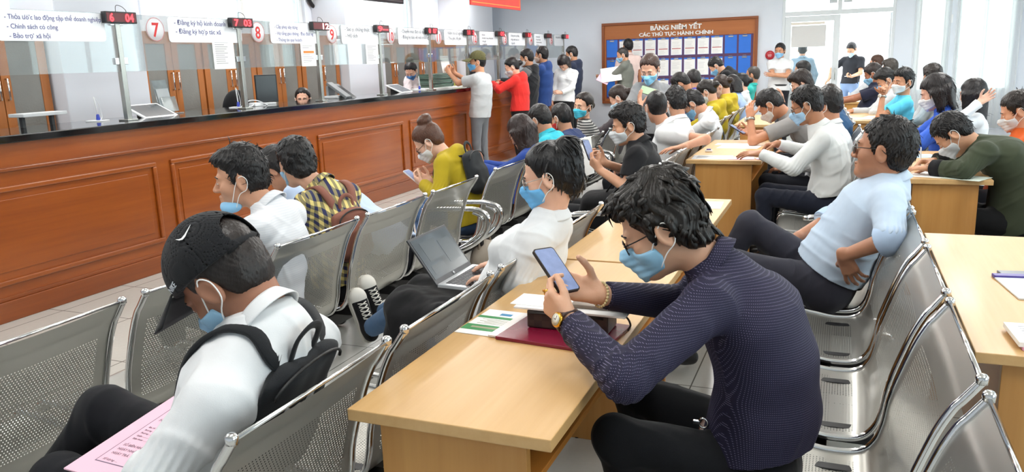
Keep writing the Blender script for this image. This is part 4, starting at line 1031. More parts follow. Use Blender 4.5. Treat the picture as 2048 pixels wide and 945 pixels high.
# ------------------------------------------------------------------ people and what they carry
def PX(u, v, y): return P(u, v, y=y)
def rel(head, a):
    """face direction: 0 = pure profile towards the left of the hall, + turns towards the entrance side we stand on"""
    return math.degrees(math.atan2(head[1], head[0]))+90+a
NI = (-.25, .0, .6)
def phone_hands(f=.30, u=.68, gap=.055): return dict(L=dict(w=(f, gap, u), n=(-.35, -.65, .5), d=(.75, -.25, .55), curl='phone', hint=(-.5, .45, -1)), R=dict(w=(f, -gap, u), n=(-.35, .65, .5), d=(.75, .25, .55), curl='phone', hint=(-.5, -.45, -1)))
def desk_hands(f=.42, u=.785, gap=.11): return dict(L=dict(w=(f, gap, u), n=(0, 0, -1), d=(1, -.4, -.05), curl='soft', hint=(-.2, .9, -.8)), R=dict(w=(f, -gap, u), n=(0, 0, -1), d=(1, .4, -.05), curl='pen', hint=(-.2, -.9, -.8)))
def lap_hands(f=.30, u=.60, gap=.07): return dict(L=dict(w=(f, gap, u), n=(0, -.3, -1), d=(1, -.5, -.1), curl='relax', hint=(-.5, .6, -.8)), R=dict(w=(f, -gap, u), n=(0, .3, -1), d=(1, .5, -.1), curl='relax', hint=(-.5, -.6, -.8)))
def sit(label, u, v, y, x0, a=-10, pitch=20, roll=0, dx=-.28, hz=.455, **kw):
    hd = PX(u, v, y); kw.setdefault('arms', lap_hands())
    return person(label, (x0+dx, kw.pop('hy', y), hz), hd, (rel(hd, a), pitch, roll), **kw)
def stand(label, u, v, y, a=0, pitch=10, roll=0, lean=0.0, hz=.86, yaw=180, **kw):
    hd = PX(u, v, y); f = axes(yaw)[0]; kw.setdefault('arms', dict(L=dict(w=(.05, .23, hz-.03), n=(0, -1, 0), d=(.2, 0, -1)), R=dict(w=(.05, -.23, hz-.03), n=(0, 1, 0), d=(.2, 0, -1))))
    h0 = hd-f*lean; return person(label, (h0[0], h0[1], hz), hd, (rel(hd, a), pitch, roll), yaw=yaw, seat=False, **kw)
def oriented(o, X, Y, org):
    X = unit(X); Y = np.array(Y, float); Y = unit(Y-X*(X@Y)); Z = np.cross(X, Y); M = Matrix((X.tolist(), Y.tolist(), Z.tolist())).transposed().to_4x4(); M.translation = Vector([float(q) for q in org]); o.matrix_world = M; return o
M_SCR = plain('#8c9bc4', .12, vary=.25, scale=30); M_SCRD = plain('#15171c', .1)
def phone(label, org, X, Y, body='#22242a', screen=None, group=None, s=1.0):
    """X across, Y up the phone; screen faces X x Y"""
    t = thing('smartphone', label, 'phone', group=group); oriented(t, X, Y, org)
    MB().prism(rrect(-.037*s, .037*s, -.078*s, .078*s, .010), -.0085, 0, axis=2).build('body', plain(body, .3, .2), t); MB().prism(rrect(-.034*s, .034*s, -.074*s, .074*s, .008), .0, .0006, axis=2).build('screen', screen or M_SCR, t); return t
def paper(label, pts, t=.0015, mat=None, lines=0, name='form_sheet', group=None, extra=None):
    """thin sheet lying on a surface: corners a,b,d with a->b the text direction"""
    a, b, d = (np.array(p, float) for p in pts); w, hgt = np.linalg.norm(b-a), np.linalg.norm(d-a)
    o = thing(name, label, 'paper', group=group); oriented(o, b-a, d-a, a)
    MB().box((0, 0, 0), (w, hgt, t)).build('sheet', mat or PAPER, o)
    if lines:
        mb = MB(); rg = random.Random(lines*7)
        for i in range(lines):
            y = hgt*(.9-.8*i/lines); mb.box((w*.1, y, t), (w*(.35+.5*rg.random()), y+hgt*.012, t+.0003))
        mb.build('print_lines', plain('#85868c', .8), o)
    if extra: extra(o, w, hgt, t)
    return o
# ---- 1. young man with the black cap, seen from behind
hd = PX(452, 558, 1.46)
cm = person('man in a white shirt and black cap with a black backpack, head bowed', (-1.48, 1.46, .455), hd, (rel(hd, -38), 42, -4), yaw=184, h=.0045, s=1.12, fat=.012, shoulder_drop=.07, hs=1.02, neck=(-1.24, 1.46, .955), top='#eceef0', pants='#15161b', hair='crop', mask='#9fc9e6', hair_c='#1c1614', skin_c='#93644b', bulge=.0, wr=1.7,
            arms=dict(L=dict(rel=False, w=(-1.52, 1.17, .545), e=(-1.34, 1.16, .69), n=(0, -.4, -1), d=(.6, -.2, -.6), curl='soft'), R=dict(rel=False, w=(-1.60, 1.50, .575), e=(-1.39, 1.72, .66), n=(0, .5, -.8), d=(1, .4, -.3), curl='soft')),
            legs=dict(L=((.40, .12, .50), (.40, .13, .09)), R=((.40, -.06, .62), (.60, .02, .38))))
def add_cap(r, col, brim_l=.075, strap=True, name='cap', back=True):
    H = r['H']; hd_ = r['hd']; G = lambda a, b, c: H(a*hd_, b*hd_, c*hd_); F = Field(); R = H.R()
    F.ell(G(-.008, 0, .040), R, np.array((.116, .094, .108))*hd_, .01)
    def pc(D, x, y, z):
        a, b, c = H.loc(x, y, z); a, b, c = a/hd_, b/hd_, c/hd_
        D = np.maximum(D, (.030+.10*a-c)*hd_); D = np.maximum(D, -(D+.004))
        seam = np.abs(np.sin(3*np.arctan2(b, a+.005))); D = D+.0012*np.exp(-(seam/.05)**2)
        if back: D = np.where(((a+.128)/.07)**2+(b/.045)**2+((c-.05)/.042)**2 < 1, np.abs(D)+.01, D)
        return D
    c, _, _ = solid(name, F, .0035, cloth(col, weave=.4, fold=.1), r['root'], r['org'], pc)
    mb = MB(); nu, nv = 13, 6
    def fn(u, v):
        th = (u-.5)*2.1; rr_ = .094+brim_l*v*math.cos(th*.62)**.7; return tuple(G(.014+rr_*math.cos(th)*1.08, rr_*math.sin(th)*.93, .036+.012*math.cos(th)-.028*v-.020*(math.sin(th)**2)*v)-r['org'])
    mb.grid(fn, nu, nv); b = mb.build('brim', cloth(col, weave=.3, fold=.1), c, fix=False); m = b.modifiers.new('thickness', 'SOLIDIFY'); m.thickness = .004
    mb = MB(); mb.lathe([(.001, .005), (.007, .003), (.008, 0)], n=10); mb.v = [tuple(G(-.008, 0, .147)+H.f*p[0]+H.l*p[1]+H.u*p[2]-r['org']) for p in mb.v]; mb.build('top_button', cloth(col), c, fix=False)
    if strap:
        mb = MB(); mb.tube([G(-.108+.02*(abs(k)/5)**2, k*.011, .030-.004)-r['org'] for k in range(-5, 6)], .011*hd_, 6, flat=None); st = mb.build('back_strap', cloth(col), c, fix=False)
    return c
cp = add_cap(cm, '#17181b')
def on_cap(r, th, ph, du):
    """point and axes on the crown of the cap"""
    H = r['H']; hd_ = r['hd']; f, l, u = math.cos(ph)*math.cos(th), math.cos(ph)*math.sin(th), math.sin(ph)
    p = H((-.008+.1172*f)*hd_, .0952*l*hd_, (.040+.1092*u)*hd_); n = unit(H.f*f/.116+H.l*l/.094+H.u*u/.108); return p, n
p, n = on_cap(cm, math.radians(118), math.radians(38), 0); ux = unit(np.cross(cm['H'].u, n)); uy = np.cross(n, ux)
sw_ = [(-.030, .010), (-.022, -.004), (-.012, -.012), (.0, -.010), (.034, .014), (.002, -.001), (-.012, -.004), (-.020, .0)]
mb = MB(); mb.add([tuple(p+ux*a*.75+uy*b*.75+n*.0008-cm['org']) for a, b in sw_]+[tuple(p+ux*a*.75+uy*b*.75+n*.0018-cm['org']) for a, b in sw_], [tuple(range(8)), tuple(range(15, 7, -1))]+[(i, (i+1) % 8, 8+(i+1) % 8, 8+i) for i in range(8)]); mb.build('tick_emblem', WHITE, cp)
p, n = on_cap(cm, math.radians(62), math.radians(4), 0); ux = -unit(np.cross(n, cm['H'].u)); uy = np.cross(n, ux)
place_text('embroidered_letters', 'NIKE', plain('#c9ccd2', .6), cp, p-ux*.022+n*.0012-uy*.004-cm['org'], ux, uy, size=.020, extrude=.0006, width=.044)
def backpack(r, col, label, w=.27, hgt=.40, dep=.13, drop=.10, strap_col=None, top_loop=True, pocket=True, sw=.085, name='backpack', strapw=.026, off=.0, zc=None):
    """soft pack on the wearer's back; its own object"""
    N, sl, bk, sp = r['N'], r['sl'], r['back'], r['sp']; t = thing(name, label, 'backpack'); c0 = r['mid'](.62 if zc is None else zc)+bk*(.118+dep*.5+off)
    t.location = Vector([float(q) for q in c0]); org = c0; F = Field()
    a, b = c0-sp*(hgt*.5-.07), c0+sp*(hgt*.5-.08)
    F.ecap(a, b, sl, (w*.5, dep*.55), (w*.44, dep*.42), .03); F.ecap(a+bk*.02, a+sp*.10+bk*.03, sl, (w*.40, dep*.42), (w*.36, dep*.36), .03)
    m = cloth(col, weave=.5, fold=.35); solid('pack_body', F, .006, m, t, org, lambda D, x, y, z: D-wob(x, y, z, 45, 3)*.004)
    mb = MB(); arcp = [c0+sp*(hgt*.5-.10+.055*math.sin(q))+sl*(w*.40)*math.cos(q)+bk*dep*(.36+.02*math.sin(q)) for q in np.linspace(0, PI, 14)]; mb.tube([p_-org for p_ in arcp], .004, 6); mb.build('zip', plain('#0d0d0f', .5), t, fix=False)
    sm = cloth(strap_col or col, weave=.5, fold=.1)
    for q in (-1, 1):
        S0 = r['mid'](.93)+sl*q*sw; fr = -bk
        pts = [c0+sp*(hgt*.5-.06)+sl*q*sw*.6-bk*.02, S0+bk*.075+sp*.028, S0+sp*.062+bk*.01, S0+fr*.075+sp*.012, S0+fr*.115-sp*.10+sl*q*.012, r['mid'](.5)+sl*q*(.13)+fr*.06, c0-sp*(hgt*.36)+sl*q*w*.42]
        pp_ = spline(pts, 6); vs = []; m_ = len(pp_)
        for i in range(m_):
            tt = unit(pp_[min(i+1, m_-1)]-pp_[max(i-1, 0)]); sd = unit(sl-tt*(tt@sl)); nn_ = np.cross(tt, sd)
            for e1, e2 in ((-1, -1), (1, -1), (1, 1), (-1, 1)): vs.append(pp_[i]+sd*e1*strapw+nn_*e2*.0055-org)
        fs = [(i*4+k_, i*4+(k_+1) % 4, (i+1)*4+(k_+1) % 4, (i+1)*4+k_) for i in range(m_-1) for k_ in range(4)]+[(3, 2, 1, 0), tuple((m_-1)*4+k_ for k_ in range(4))]
        MB().add(vs, fs, True).build('shoulder_strap', sm, t)
    if top_loop:
        mb = MB(); e = c0+sp*(hgt*.5-.055)-bk*.01; mb.tube(spline([e-sl*.045-org, e-sl*.045+sp*.06-org, e+sp*.085-org, e+sl*.045+sp*.06-org, e+sl*.045-org], 6), .012, 6, flat=.35); mb.build('grab_loop', sm, t, fix=False)
    return t
backpack(cm, '#1d1f22', 'black cloth backpack on the back of the man in the black cap', w=.35, hgt=.44, dep=.075, sw=.088, zc=.64, off=-.045, strapw=.03)
def pink_face(o, w, h, t):
    mb = MB(); e = .003
    for q in ((.05, .05, w-.03, .05+e), (.05, h-.03, w-.03, h-.03+e), (.05, .05, .05+e*.6, h-.03), (w-.03, .05, w-.03+e*.6, h-.03)): mb.box((q[0], q[1], t), (q[2], q[3], t+.0003))
    mb.build('frame_line', plain('#6f6378', .8), o); ink = plain('#5a4a5c', .8)
    for i, (tx, y, sz) in enumerate((('Số lượng: ....', .060, .010), ('NGÀY TRẢ:', .085, .012), ('NGÀY NHẬN:', .103, .012), ('SỐ BIÊN NHẬN:', .121, .012), ('Điện thoại: .............', .150, .008), ('Quận: .....................', .163, .008), ('Phường: ...............', .176, .008), ('Đường: ................', .189, .008), ('Địa chỉ: ................', .202, .008), ('HỒ SƠ', .235, .016))): place_text('print', tx, ink, o, (.066, y, t+.0003), (1, 0, 0), (0, 1, 0), size=sz, extrude=.0001)
a = P(128, 940, z=.60); b = P(332, 806, z=.645); d0 = P(300, 1010, z=.60)
# the folder's long edge runs from the knee towards the chest; its lines of print run across it
ea = unit(b-a); dn_ = unit((d0-a)-ea*((d0-a)@ea))
paper('pink printed folder held on the lap of the man in the black cap', (b+ea*.05+dn_*.0, b+ea*.05+dn_*.225, a-ea*.0), .004, PINK, 0, 'document_folder', None, None)
fo = [o for o in bpy.data.objects if o.name.startswith('document_folder')][-1]
Mx = fo.matrix_world.copy()
bpy.data.objects.remove(fo.children[0]); Xd, Yd = dn_, -ea
oriented(fo, dn_, ea, a); Lf = float(np.linalg.norm(b+ea*.05-a)); zz = np.cross(dn_, ea)
if zz[2] < 0: oriented(fo, -dn_, ea, a+dn_*.225)
MB().box((0, 0, 0), (.225, max(Lf, .31), .004)).build('sheet', PINK, fo); pink_face(fo, .225, max(Lf, .31), .004)
# ---- 2. man in the dotted navy shirt at the nearest desk
hd = PX(1322, 452, 2.10)
dm = person('man in a dotted navy shirt and glasses bent over his phone at the nearest desk', (-.18, 2.12, .455), hd, (rel(hd, -4), 27, 0), yaw=184, h=.0042, neck=(-.275, 2.115, .985), top='#2a2848', top_mat=dotted('#232139', '#75708a', .0058), pants='#101216', hair='curly', glasses='#1d1a18', mask='#9ccbe8', hair_c='#16120f', skin_c='#cb9c7e',
            bulge=.075, fat=.010, loose=1.1, wr=1.1, belt='#5a3420', hs=1.08, nclump=1500, hem=-.05,
            arms=dict(L=dict(rel=False, w=(-.628, 1.885, .875), e=(-.440, 1.715, .812), d=(.62, -.25, .45), n=(-.25, -.85, .25), curl=((42, 45, 25), (50, 60, 40), (58, 66, 42), (62, 66, 40)), fw=(.06, 0, -.005), thumb=(.35, .75, .25)),
                      R=dict(rel=False, w=(-.600, 2.085, .895), e=(-.40, 2.32, .815), d=(.85, .18, .25), n=(-.20, .80, .55), curl=(22, 30, 18), fw=(.06, 0, 0), thumb=(.55, .5, .5))),
            legs=dict(L=((.36, .14, .53), (.22, .14, .09)), R=((.36, -.17, .53), (.30, -.17, .09))))
def ring_band(name, r, W, ax_, rad, w, mat, parent, org, n=26, lump=None):
    mb = MB(); ax_ = unit(ax_); u_ = unit(np.cross(ax_, [0, .3, 1.])); v_ = np.cross(ax_, u_); prof = [(-w, 0), (-w, .0025), (w, .0025), (w, 0)]; vs = []; fs = []
    for i in range(n):
        a_ = 2*PI*i/n; d_ = u_*math.cos(a_)+v_*math.sin(a_)
        for p_, q_ in prof: vs.append(W+ax_*p_+d_*(rad+q_)-org)
    for i in range(n):
        j = (i+1) % n
        for k_ in range(4): fs.append((i*4+k_, i*4+(k_+1) % 4, j*4+(k_+1) % 4, j*4+k_))
    return mb.add(vs, fs, True).build(name, mat, parent)
M_GOLD = plain('#d9a441', .18, 1.0); M_LEATH = plain('#3a221a', .5)
def watch(label, r, key, strap, dial, out, s=1.0, rad=.033, fwd=-.012, side=None):
    S0, E, W, dd, nn, a_ = r['j'][key]; ax_ = unit(W-E); c0 = W+ax_*fwd; t = thing('wristwatch', label, 'watch'); t.location = Vector([float(q) for q in c0]); ring_band('watch_strap', r, c0, ax_, rad*s, .010, strap, t, c0)
    o_ = unit(np.array(out, float)-ax_*(ax_@np.array(out, float))); sd = np.cross(ax_, o_); mb = MB(); mb.lathe([(.001, -.004), (.0195, -.003), (.0205, .003), (.018, .007), (.0165, .0075)], n=24); Mx_ = Matrix((ax_.tolist(), sd.tolist(), o_.tolist())).transposed(); mb.v = [tuple(np.array(Mx_@Vector(p_))*s+o_*(rad+.003)*s) for p_ in mb.v]; ca = mb.build('watch_case', dial, t)
    mb = MB(); mb.lathe([(.001, .0078), (.016, .0076)], n=24); mb.v = [tuple(np.array(Mx_@Vector(p_))*s+o_*(rad+.003)*s) for p_ in mb.v]; mb.build('watch_face', plain('#e9e4d6', .15), ca)
    mb = MB(); mb.box((-.0008, -.001, .008), (.0008, .011, .0084)); mb.box((-.001, -.0008, .008), (.008, .0008, .0084)); mb.v = [tuple(np.array(Mx_@Vector(p_))*s+o_*(rad+.003)*s) for p_ in mb.v]; mb.build('watch_hands', plain('#3a2a18', .3), ca)
watch('gold watch with a brown strap on the wrist of the man in dotted navy', dm, 'L', M_LEATH, M_GOLD, (-.35, -.9, .25), 1.0, .036, .004)
S0, E, W, dd, nn, _a = dm['j']['R']; t = thing('bead_bracelet', 'string of pale beads round the other wrist of the man in dotted navy', 'bracelet'); t.location = Vector([float(q) for q in W]); ax_ = unit(W-E); u_ = unit(np.cross(ax_, [0, 0, 1])); v_ = np.cross(ax_, u_); mb = MB()
for i in range(24):
    a_ = 2*PI*i/24; c_ = (u_*math.cos(a_)+v_*math.sin(a_))*.035+ax_*.004; mb.lathe([(.0045*math.sin(q), -.0045*math.cos(q)) for q in (.05, .8, 1.57, 2.35, 3.09)], tuple(c_), 8)
mb.build('beads', plain('#cdb98a', .3), t)
S0, E, W, dd, nn, _a = dm['j']['L']; tt_ = np.cross(nn, dd); t = thing('finger_ring', 'big gold ring on the finger of the man in dotted navy', 'ring'); c_ = W+unit(dd)*.098+tt_*.008+nn*.016; t.location = Vector([float(q) for q in c_]); ring_band('ring_band', dm, c_, dd*.7+nn*.7, .0108, .004, M_GOLD, t, c_, 18); mb = MB(); mb.lathe([(.001, .005), (.006, .004), (.007, 0), (.001, -.004)], tuple(-nn*.006-dd*-.012), 10); mb.build('ring_stone', plain('#b5741f', .1, .6), t)
pc_ = PX(1106, 530, 1.995); phone('smartphone held by the man in the dotted navy shirt', pc_+np.array((.01, 0, -.012)), (.45, .80, -.05), (-.78, .12, .62), '#3a3532')
# things on the nearest desk
ZD = .7525
fA, fB, fC = P(1008, 664, z=ZD), P(1180, 698, z=ZD), P(1050, 620, z=ZD)
f0 = np.array([-.905, 2.02, ZD]); t = thing('folder', 'shiny maroon folder lying on the nearest desk under the brown bag', 'folder'); oriented(t, (.955, -.10, 0), (.10, .955, 0), f0)
MB().box((0, 0, 0), (.33, .245, .010), .002).build('cover', plain('#7a1230', .2, spec=.6), t); MB().box((-.030, .01, .002), (.0, .235, .0075)).build('plastic_sleeve', plain('#e8e2e0', .15), t)
mb = MB(); mb.tube(spline([(.03, .19, .0105), (.035, .215, .0105), (.042, .19, .0105), (.05, .21, .0105), (.056, .19, .0105), (.08, .20, .0105)], 4), .0009, 4); mb.build('script_mark', plain('#d9c8cc', .5), t)
k = NT('brown_checker'); v = k.coord(scale=(40, 40, 40)); ck = k.n('ShaderNodeTexChecker'); ck.inputs['Scale'].default_value = 1.0; ck.inputs[1].default_value = srgb('#2a1d19'); ck.inputs[2].default_value = srgb('#3a2a23'); k.l(v, ck.inputs[0]); k.l(ck.outputs[0], k.b.inputs['Base Color']); k.setp(Roughness=.45)
t = thing('clutch_bag', 'dark brown chequered clutch bag on the maroon folder', 'bag'); oriented(t, (.96, .0, 0), (0, .96, 0), (-.845, 2.115, ZD+.0105))
F = Field(); F.ecap((.03, .055, .028), (.225, .055, .028), (0, 1, 0), (.052, .028), (.052, .028), .01)
def bagpost(D, x, y, z): return np.maximum(np.maximum(np.maximum(D, np.abs(x-.1275)-.125), np.abs(z-.0275)-.027), np.abs(y-.055)-.05)
F = Field(); F.ell((.1275, .055, .0275), np.eye(3), (.30, .14, .08), .01); ob_, _, _ = solid('bag_body', F, .004, k.m, t, (0, 0, 0), bagpost)
mb = MB(); mb.tube(spline([(.25, .05, .04), (.29, .055, .045), (.305, .06, .02), (.30, .05, .004)], 6), .006, 6, flat=.5); mb.build('wrist_strap', plain('#2a1a14', .45), t); mb = MB(); mb.tube([(.01, .002, .048), (.24, .002, .048)], .003, 5); mb.build('zip', plain('#1a120e', .4), t)
t = thing('paper_stack', 'white loose papers on top of the brown clutch bag', 'paper'); oriented(t, (.97, -.02, 0), (.02, .97, 0), (-.885, 2.12, ZD+.0665))
MB().box((0, 0, 0), (.345, .115, .006), .001).build('sheets', PAPER, t); MB().box((-.02, .02, .0061), (.11, .13, .008)).build('sheet_corner', PAPER, t)
phone('phone in a clear case lying on the papers beside the bracelet', (-.64, 2.19, ZD+.0825), (0, -1, 0), (1, 0, 0), '#7a6c60', plain('#8a7c70', .12))
t = thing('leaflet', 'green and white leaflet at the edge of the nearest desk', 'leaflet'); a, b, d = P(868, 660, z=ZD), P(942, 612, z=ZD), P(935, 668, z=ZD)
oriented(t, (.06, .99, 0), (-.99, .06, 0), (-.905, 2.035, ZD)); MB().box((0, 0, 0), (.235, .145, .002)).build('sheet', PAPER, t); mb = MB(); mb.box((.035, 0, .002), (.085, .145, .0024)).box((.150, 0, .002), (.170, .145, .0024)); mb.build('green_band', plain('#3f8f54', .6), t); MB().box((.185, .045, .002), (.205, .085, .0024)).build('blue_mark', plain('#3f86b5', .6), t); mb = MB()
for i in range(5): mb.box((.098+.01*i, .02, .002), (.101+.01*i, .12-.02*(i % 2), .0023))
mb.box((.055, .03, .0024), (.068, .12, .0027)); mb.build('print_lines', plain('#a9a58a', .7), t)
# ---- 3. woman with the laptop
hd = PX(1099, 352, 2.82)
lw = person('woman with a ponytail and white jacket working on a laptop in her lap', (-1.40, 2.84, .43), hd, (rel(hd, -14), 14, 0), yaw=182, h=.005, fem=True, neck=(-1.01, 2.83, .945), top='#eef0f2', pants='#5d7fa8', hair='pony', mask='#6fb6ea', hair_c='#0f0e10', skin_c='#d9ab92', glasses='#b9b2a8', hs=.98, collar='shirt', loose=1.35, wr=1.3,
            arms=dict(L=dict(rel=False, w=(-1.245, 2.80, .705), e=(-1.09, 2.63, .73), d=(1, -.45, -.14), n=(0, 0, -1), curl='soft', spread=6), R=dict(rel=False, w=(-1.28, 3.05, .71), e=(-1.11, 3.06, .75), d=(1, .1, -.1), n=(0, 0, -1), curl='soft')),
            shoe=None, legs=dict(L=((.33, -.06, .505), (.60, -.25, .335), (.30, -.05, .95)), R=((.33, -.24, .515), (.62, -.40, .36), (.30, .0, .95))), cuff='#16161a')
def sneaker(r, An, fdir, K_):
    dn = unit(An-K_); dn = unit(dn-fdir*(dn@fdir)); sd = np.cross(dn, fdir); org = r['org']; G = lambda a, b, c: An+fdir*a+sd*b+dn*c
    pl_ = lambda c: (lambda D, x, y, z: np.maximum(D, (x-G(0, 0, c)[0])*dn[0]+(y-G(0, 0, c)[1])*dn[1]+(z-G(0, 0, c)[2])*dn[2]))
    F = Field(); F.ecap(G(-.035, 0, .045), G(.15, 0, .058), sd, (.036, .036), (.041, .024), .02); F.cap(G(0, 0, -.03), G(-.004, 0, .04), .040, .040, .02, flat=False)
    sh, _, _ = solid('sneaker', F, .0045, cloth('#17171a', weave=.6), r['root'], org, pl_(.064))
    out = [(-.078+.004, 0)]; pts = [(-.074, .018), (-.06, .034), (-.02, .040), (.05, .042), (.12, .047), (.165, .042), (.195, .022), (.202, 0)]
    poly = pts+[(a, -b) for a, b in pts[::-1][1:]]; vs = [G(a, b, .062)-org for a, b in poly]+[G(a, b, .088)-org for a, b in poly]; n = len(poly)
    MB().add(vs, [tuple(range(n)), tuple(range(2*n-1, n-1, -1))]+[(i, (i+1) % n, n+(i+1) % n, n+i) for i in range(n)]).build('sole', plain('#d9d6cc', .6), sh)
    F = Field(); F.ell(G(.150, 0, .060), np.array([fdir, sd, dn]), (.050, .044, .030), .01)
    def cutc(D, x, y, z): return np.maximum(pl_(.064)(D, x, y, z), (.128-((x-An[0])*fdir[0]+(y-An[1])*fdir[1]+(z-An[2])*fdir[2])))
    solid('toe_cap', F, .004, plain('#e6e3da', .5), sh, org, cutc)
    mb = MB()
    for i in range(6):
        a = .015+i*.019; t0 = .010+.0035*i+.002
        for q in (-1, 1): mb.tube([G(a, -q*.022, t0+.006)-org, G(a+.006, 0, t0-.004)-org, G(a+.014, q*.022, t0+.007)-org], .0032, 5)
    mb.build('laces', plain('#e4e1d8', .8), sh, fix=False)
for ft in lw['feet']: sneaker(lw, *ft)
lp = thing('laptop', 'silver laptop open on the lap of the woman in white', 'laptop'); oriented(lp, (0, 1, 0), (-1, 0, .03), (-1.265, 2.96, .640))
def laptop(t):
    MB().box((-.17, 0, 0), (.17, .235, .015), .003).build('base', plain('#c9ccd0', .3, .6), t); kb = MB()
    for r_ in range(5):
        for c_ in range(13): kb.box((-.145+c_*.0225, .095+r_*.0235, .015), (-.145+c_*.0225+.019, .095+r_*.0235+.020, .0165))
    kb.build('keyboard', plain('#2c2e33', .5), t); MB().box((-.05, .015, .015), (.05, .08, .0155)).build('touchpad', plain('#b5b8bc', .3, .4), t)
    M_ = Matrix.Translation((0, .237, .010))@Matrix.Rotation(math.radians(-37), 4, 'X'); lid = MB().box((-.17, 0, 0), (.17, .007, .222), .002, M_).build('lid', plain('#3a3c40', .35, .4), t)
    k = NT('dim_screen'); v_ = k.coord(); nn_ = k.noise(v_, 9, 1); k.l(k.mix(nn_, srgb('#2a3238'), srgb('#59636b')), k.b.inputs['Base Color']); k.setp(Roughness=.12); k.l(k.mix(nn_, srgb('#2a3238'), srgb('#59636b')), k.b.inputs['Emission Color']); k.b.inputs['Emission Strength'].default_value = .22
    MB().box((-.158, -.0012, .022), (.158, 0, .212), 0, M_).build('screen', k.m, lid); mb = MB()
    for q in ((-.11, .10, .02, .19), (.03, .06, .13, .17), (-.13, .04, -.02, .08)): mb.box((q[0], -.0018, q[1]), (q[2], -.0012, q[3]), 0, M_)
    mb.build('open_windows', plain('#4d575e', .2), lid); mb = MB(); mb.lathe([(.0075, -.0018), (.0075, -.001)], (0, 0, .012), 16, axis=1); mb.v = [tuple(M_@Vector(p_)) for p_ in mb.v]; mb.build('round_badge', plain('#c9ccd0', .3, .5), lid)
    mb = MB()
    for i in range(10): mb.box((.1702, .05+i*.006, .005), (.1706, .053+i*.006, .010))
    mb.build('side_vent', BLACK, t)
laptop(lp)
t = thing('black_jacket', 'black jacket spread over the knees of the woman with the laptop', 'jacket'); F = Field(); t.location = (-1.5, 2.84, 0)
F.ecap((-1.42, 2.80, .49), (-1.72, 2.90, .52), (0, 1, 0), (.105, .10), (.105, .085), .05); F.ecap((-1.42, 2.96, .49), (-1.72, 3.08, .525), (0, 1, 0), (.105, .10), (.105, .085), .05)
F.ecap((-1.70, 2.89, .50), (-1.74, 2.90, .385), (0, 1, 0), (.105, .080), (.125, .085), .04, flat=2); F.ecap((-1.45, 2.74, .50), (-1.70, 2.80, .42), (0, 1, 0), (.05, .10), (.05, .10), .04, flat=2)
solid('draped_cloth', F, .006, cloth('#131316', fold=1.0), t, (-1.5, 2.84, 0), lambda D, x, y, z: D-wob(x, y, z, 38, 4)*.006)
# ---- 4.-11. counter-side row
sit('man in white turned sideways, mask pulled under his chin', 482, 358, 2.75, -2.10, -8, 4, h=.0052, mask_on='chin', top_mat=striped('#e2e4e8', '#dadde3', .010, 2, .3), top='#f2f3f5', hair='top', skin_c='#c08e70', mask='#8cc0e4', neck=(-2.27, 2.77, .945), arms=lap_hands(), sh=14, fat=.012)
pl = sit('person in a yellow and navy plaid shirt with a brown backpack', 592, 326, 3.42, -2.10, -62, 12, 0, h=.0052, top='#e3cf82', top_mat=plaid(), hair='mid', hair_c='#141314', mask='#93bfe0', skin_c='#c79a80', fem=False, nclump=250, neck=(-2.46, 3.42, .925), dx=-.34, s=.95, yaw=172)
backpack(pl, '#8a5a4c', 'brown leather backpack on the person in the plaid shirt', w=.28, hgt=.33, dep=.10, sw=.095, zc=.53, strapw=.024, off=-.06)
sit('person in pale blue half hidden behind the plaid shirt', 556, 338, 4.0, -2.10, -30, 35, h=.006, top='#b9cbe6', hair='mid', mask=None, nclump=0, glasses='#222222')
yl = sit('woman in a mustard hooded jacket with her hair in a bun', 858, 284, 5.12, -2.12, -14, 40, h=.0052, fem=True, top='#b09a20', collar='hood', hair='bun', hair_c='#4a2f22', mask='#f2f2f2', glasses='#1f1a18', skin_c='#d2a68e', pants='#4c6890', bulge=.05, dx=-.37, loose=1.5, hem=.06, wr=1.4, neck=(-2.60, 5.12, .885),
         arms=dict(L=dict(rel=False, w=(-2.74, 4.98, .70), e=(-2.56, 4.86, .64), n=(-.35, -.65, .5), d=(1, -.25, .45), curl='phone'), R=dict(rel=False, w=(-2.76, 5.12, .70), e=(-2.60, 5.30, .66), n=(-.35, .65, .5), d=(1, .2, .45), curl='phone')))
backpack(yl, '#26292c', 'small black leather backpack on the woman in mustard', w=.29, hgt=.36, dep=.11, sw=.09, zc=.68, strapw=.014, off=-.04)
phone('white phone in the hands of the woman in mustard', (-2.855, 5.04, .75), (.1, 1, 0), (-.8, .1, .55), '#e8e8ea')
bl = sit('woman with long dark hair in a royal blue jacket', 1042, 264, 6.0, -2.12, -38, 32, h=.006, fem=True, top='#2a4794', collar='hood', hair='long', hair_c='#2b201f', mask=None, bulge=.09, loose=1.4, arms=phone_hands(.36, .70))
phone('pale phone in the hand of the woman in royal blue', bl['B'](.47, .02, .335), (.1, 1, 0), (-.8, 0, .6), '#cfd8e0')
sit('man in a turquoise shirt with a mask, head bowed', 1080, 240, 6.85, -2.12, -40, 28, h=.006, top='#35b3c6', hair='short', mask='#dfe8ee', skin_c='#b58467', bulge=.07, nclump=0)
sit('man in navy with a red mask', 1122, 236, 7.45, -2.14, -42, 22, h=.007, top='#27365e', hair='short', mask='#c23a35', skin_c='#b58467', collar='crew', bulge=.07)
sit('woman in black and white stripes with a turquoise mask looking back', 1166, 212, 7.95, -2.16, 52, 2, -6, h=.0065, fem=True, top='#8a8a8a', top_mat=striped('#2b2d30', '#a9a9a6', .026, 2, .55), hair='tied', hair_c='#1f1816', mask='#4fc4de', skin_c='#d0a084', yaw=200, collar='crew')
sit('dark-haired woman low in front of the woman in grey', 1238, 196, 8.7, -2.16, -18, 35, h=.007, fem=True, top='#4a4448', hair='tied', hair_c='#2a1f1c', mask='#b9d6e6', skin_c='#cfa088')
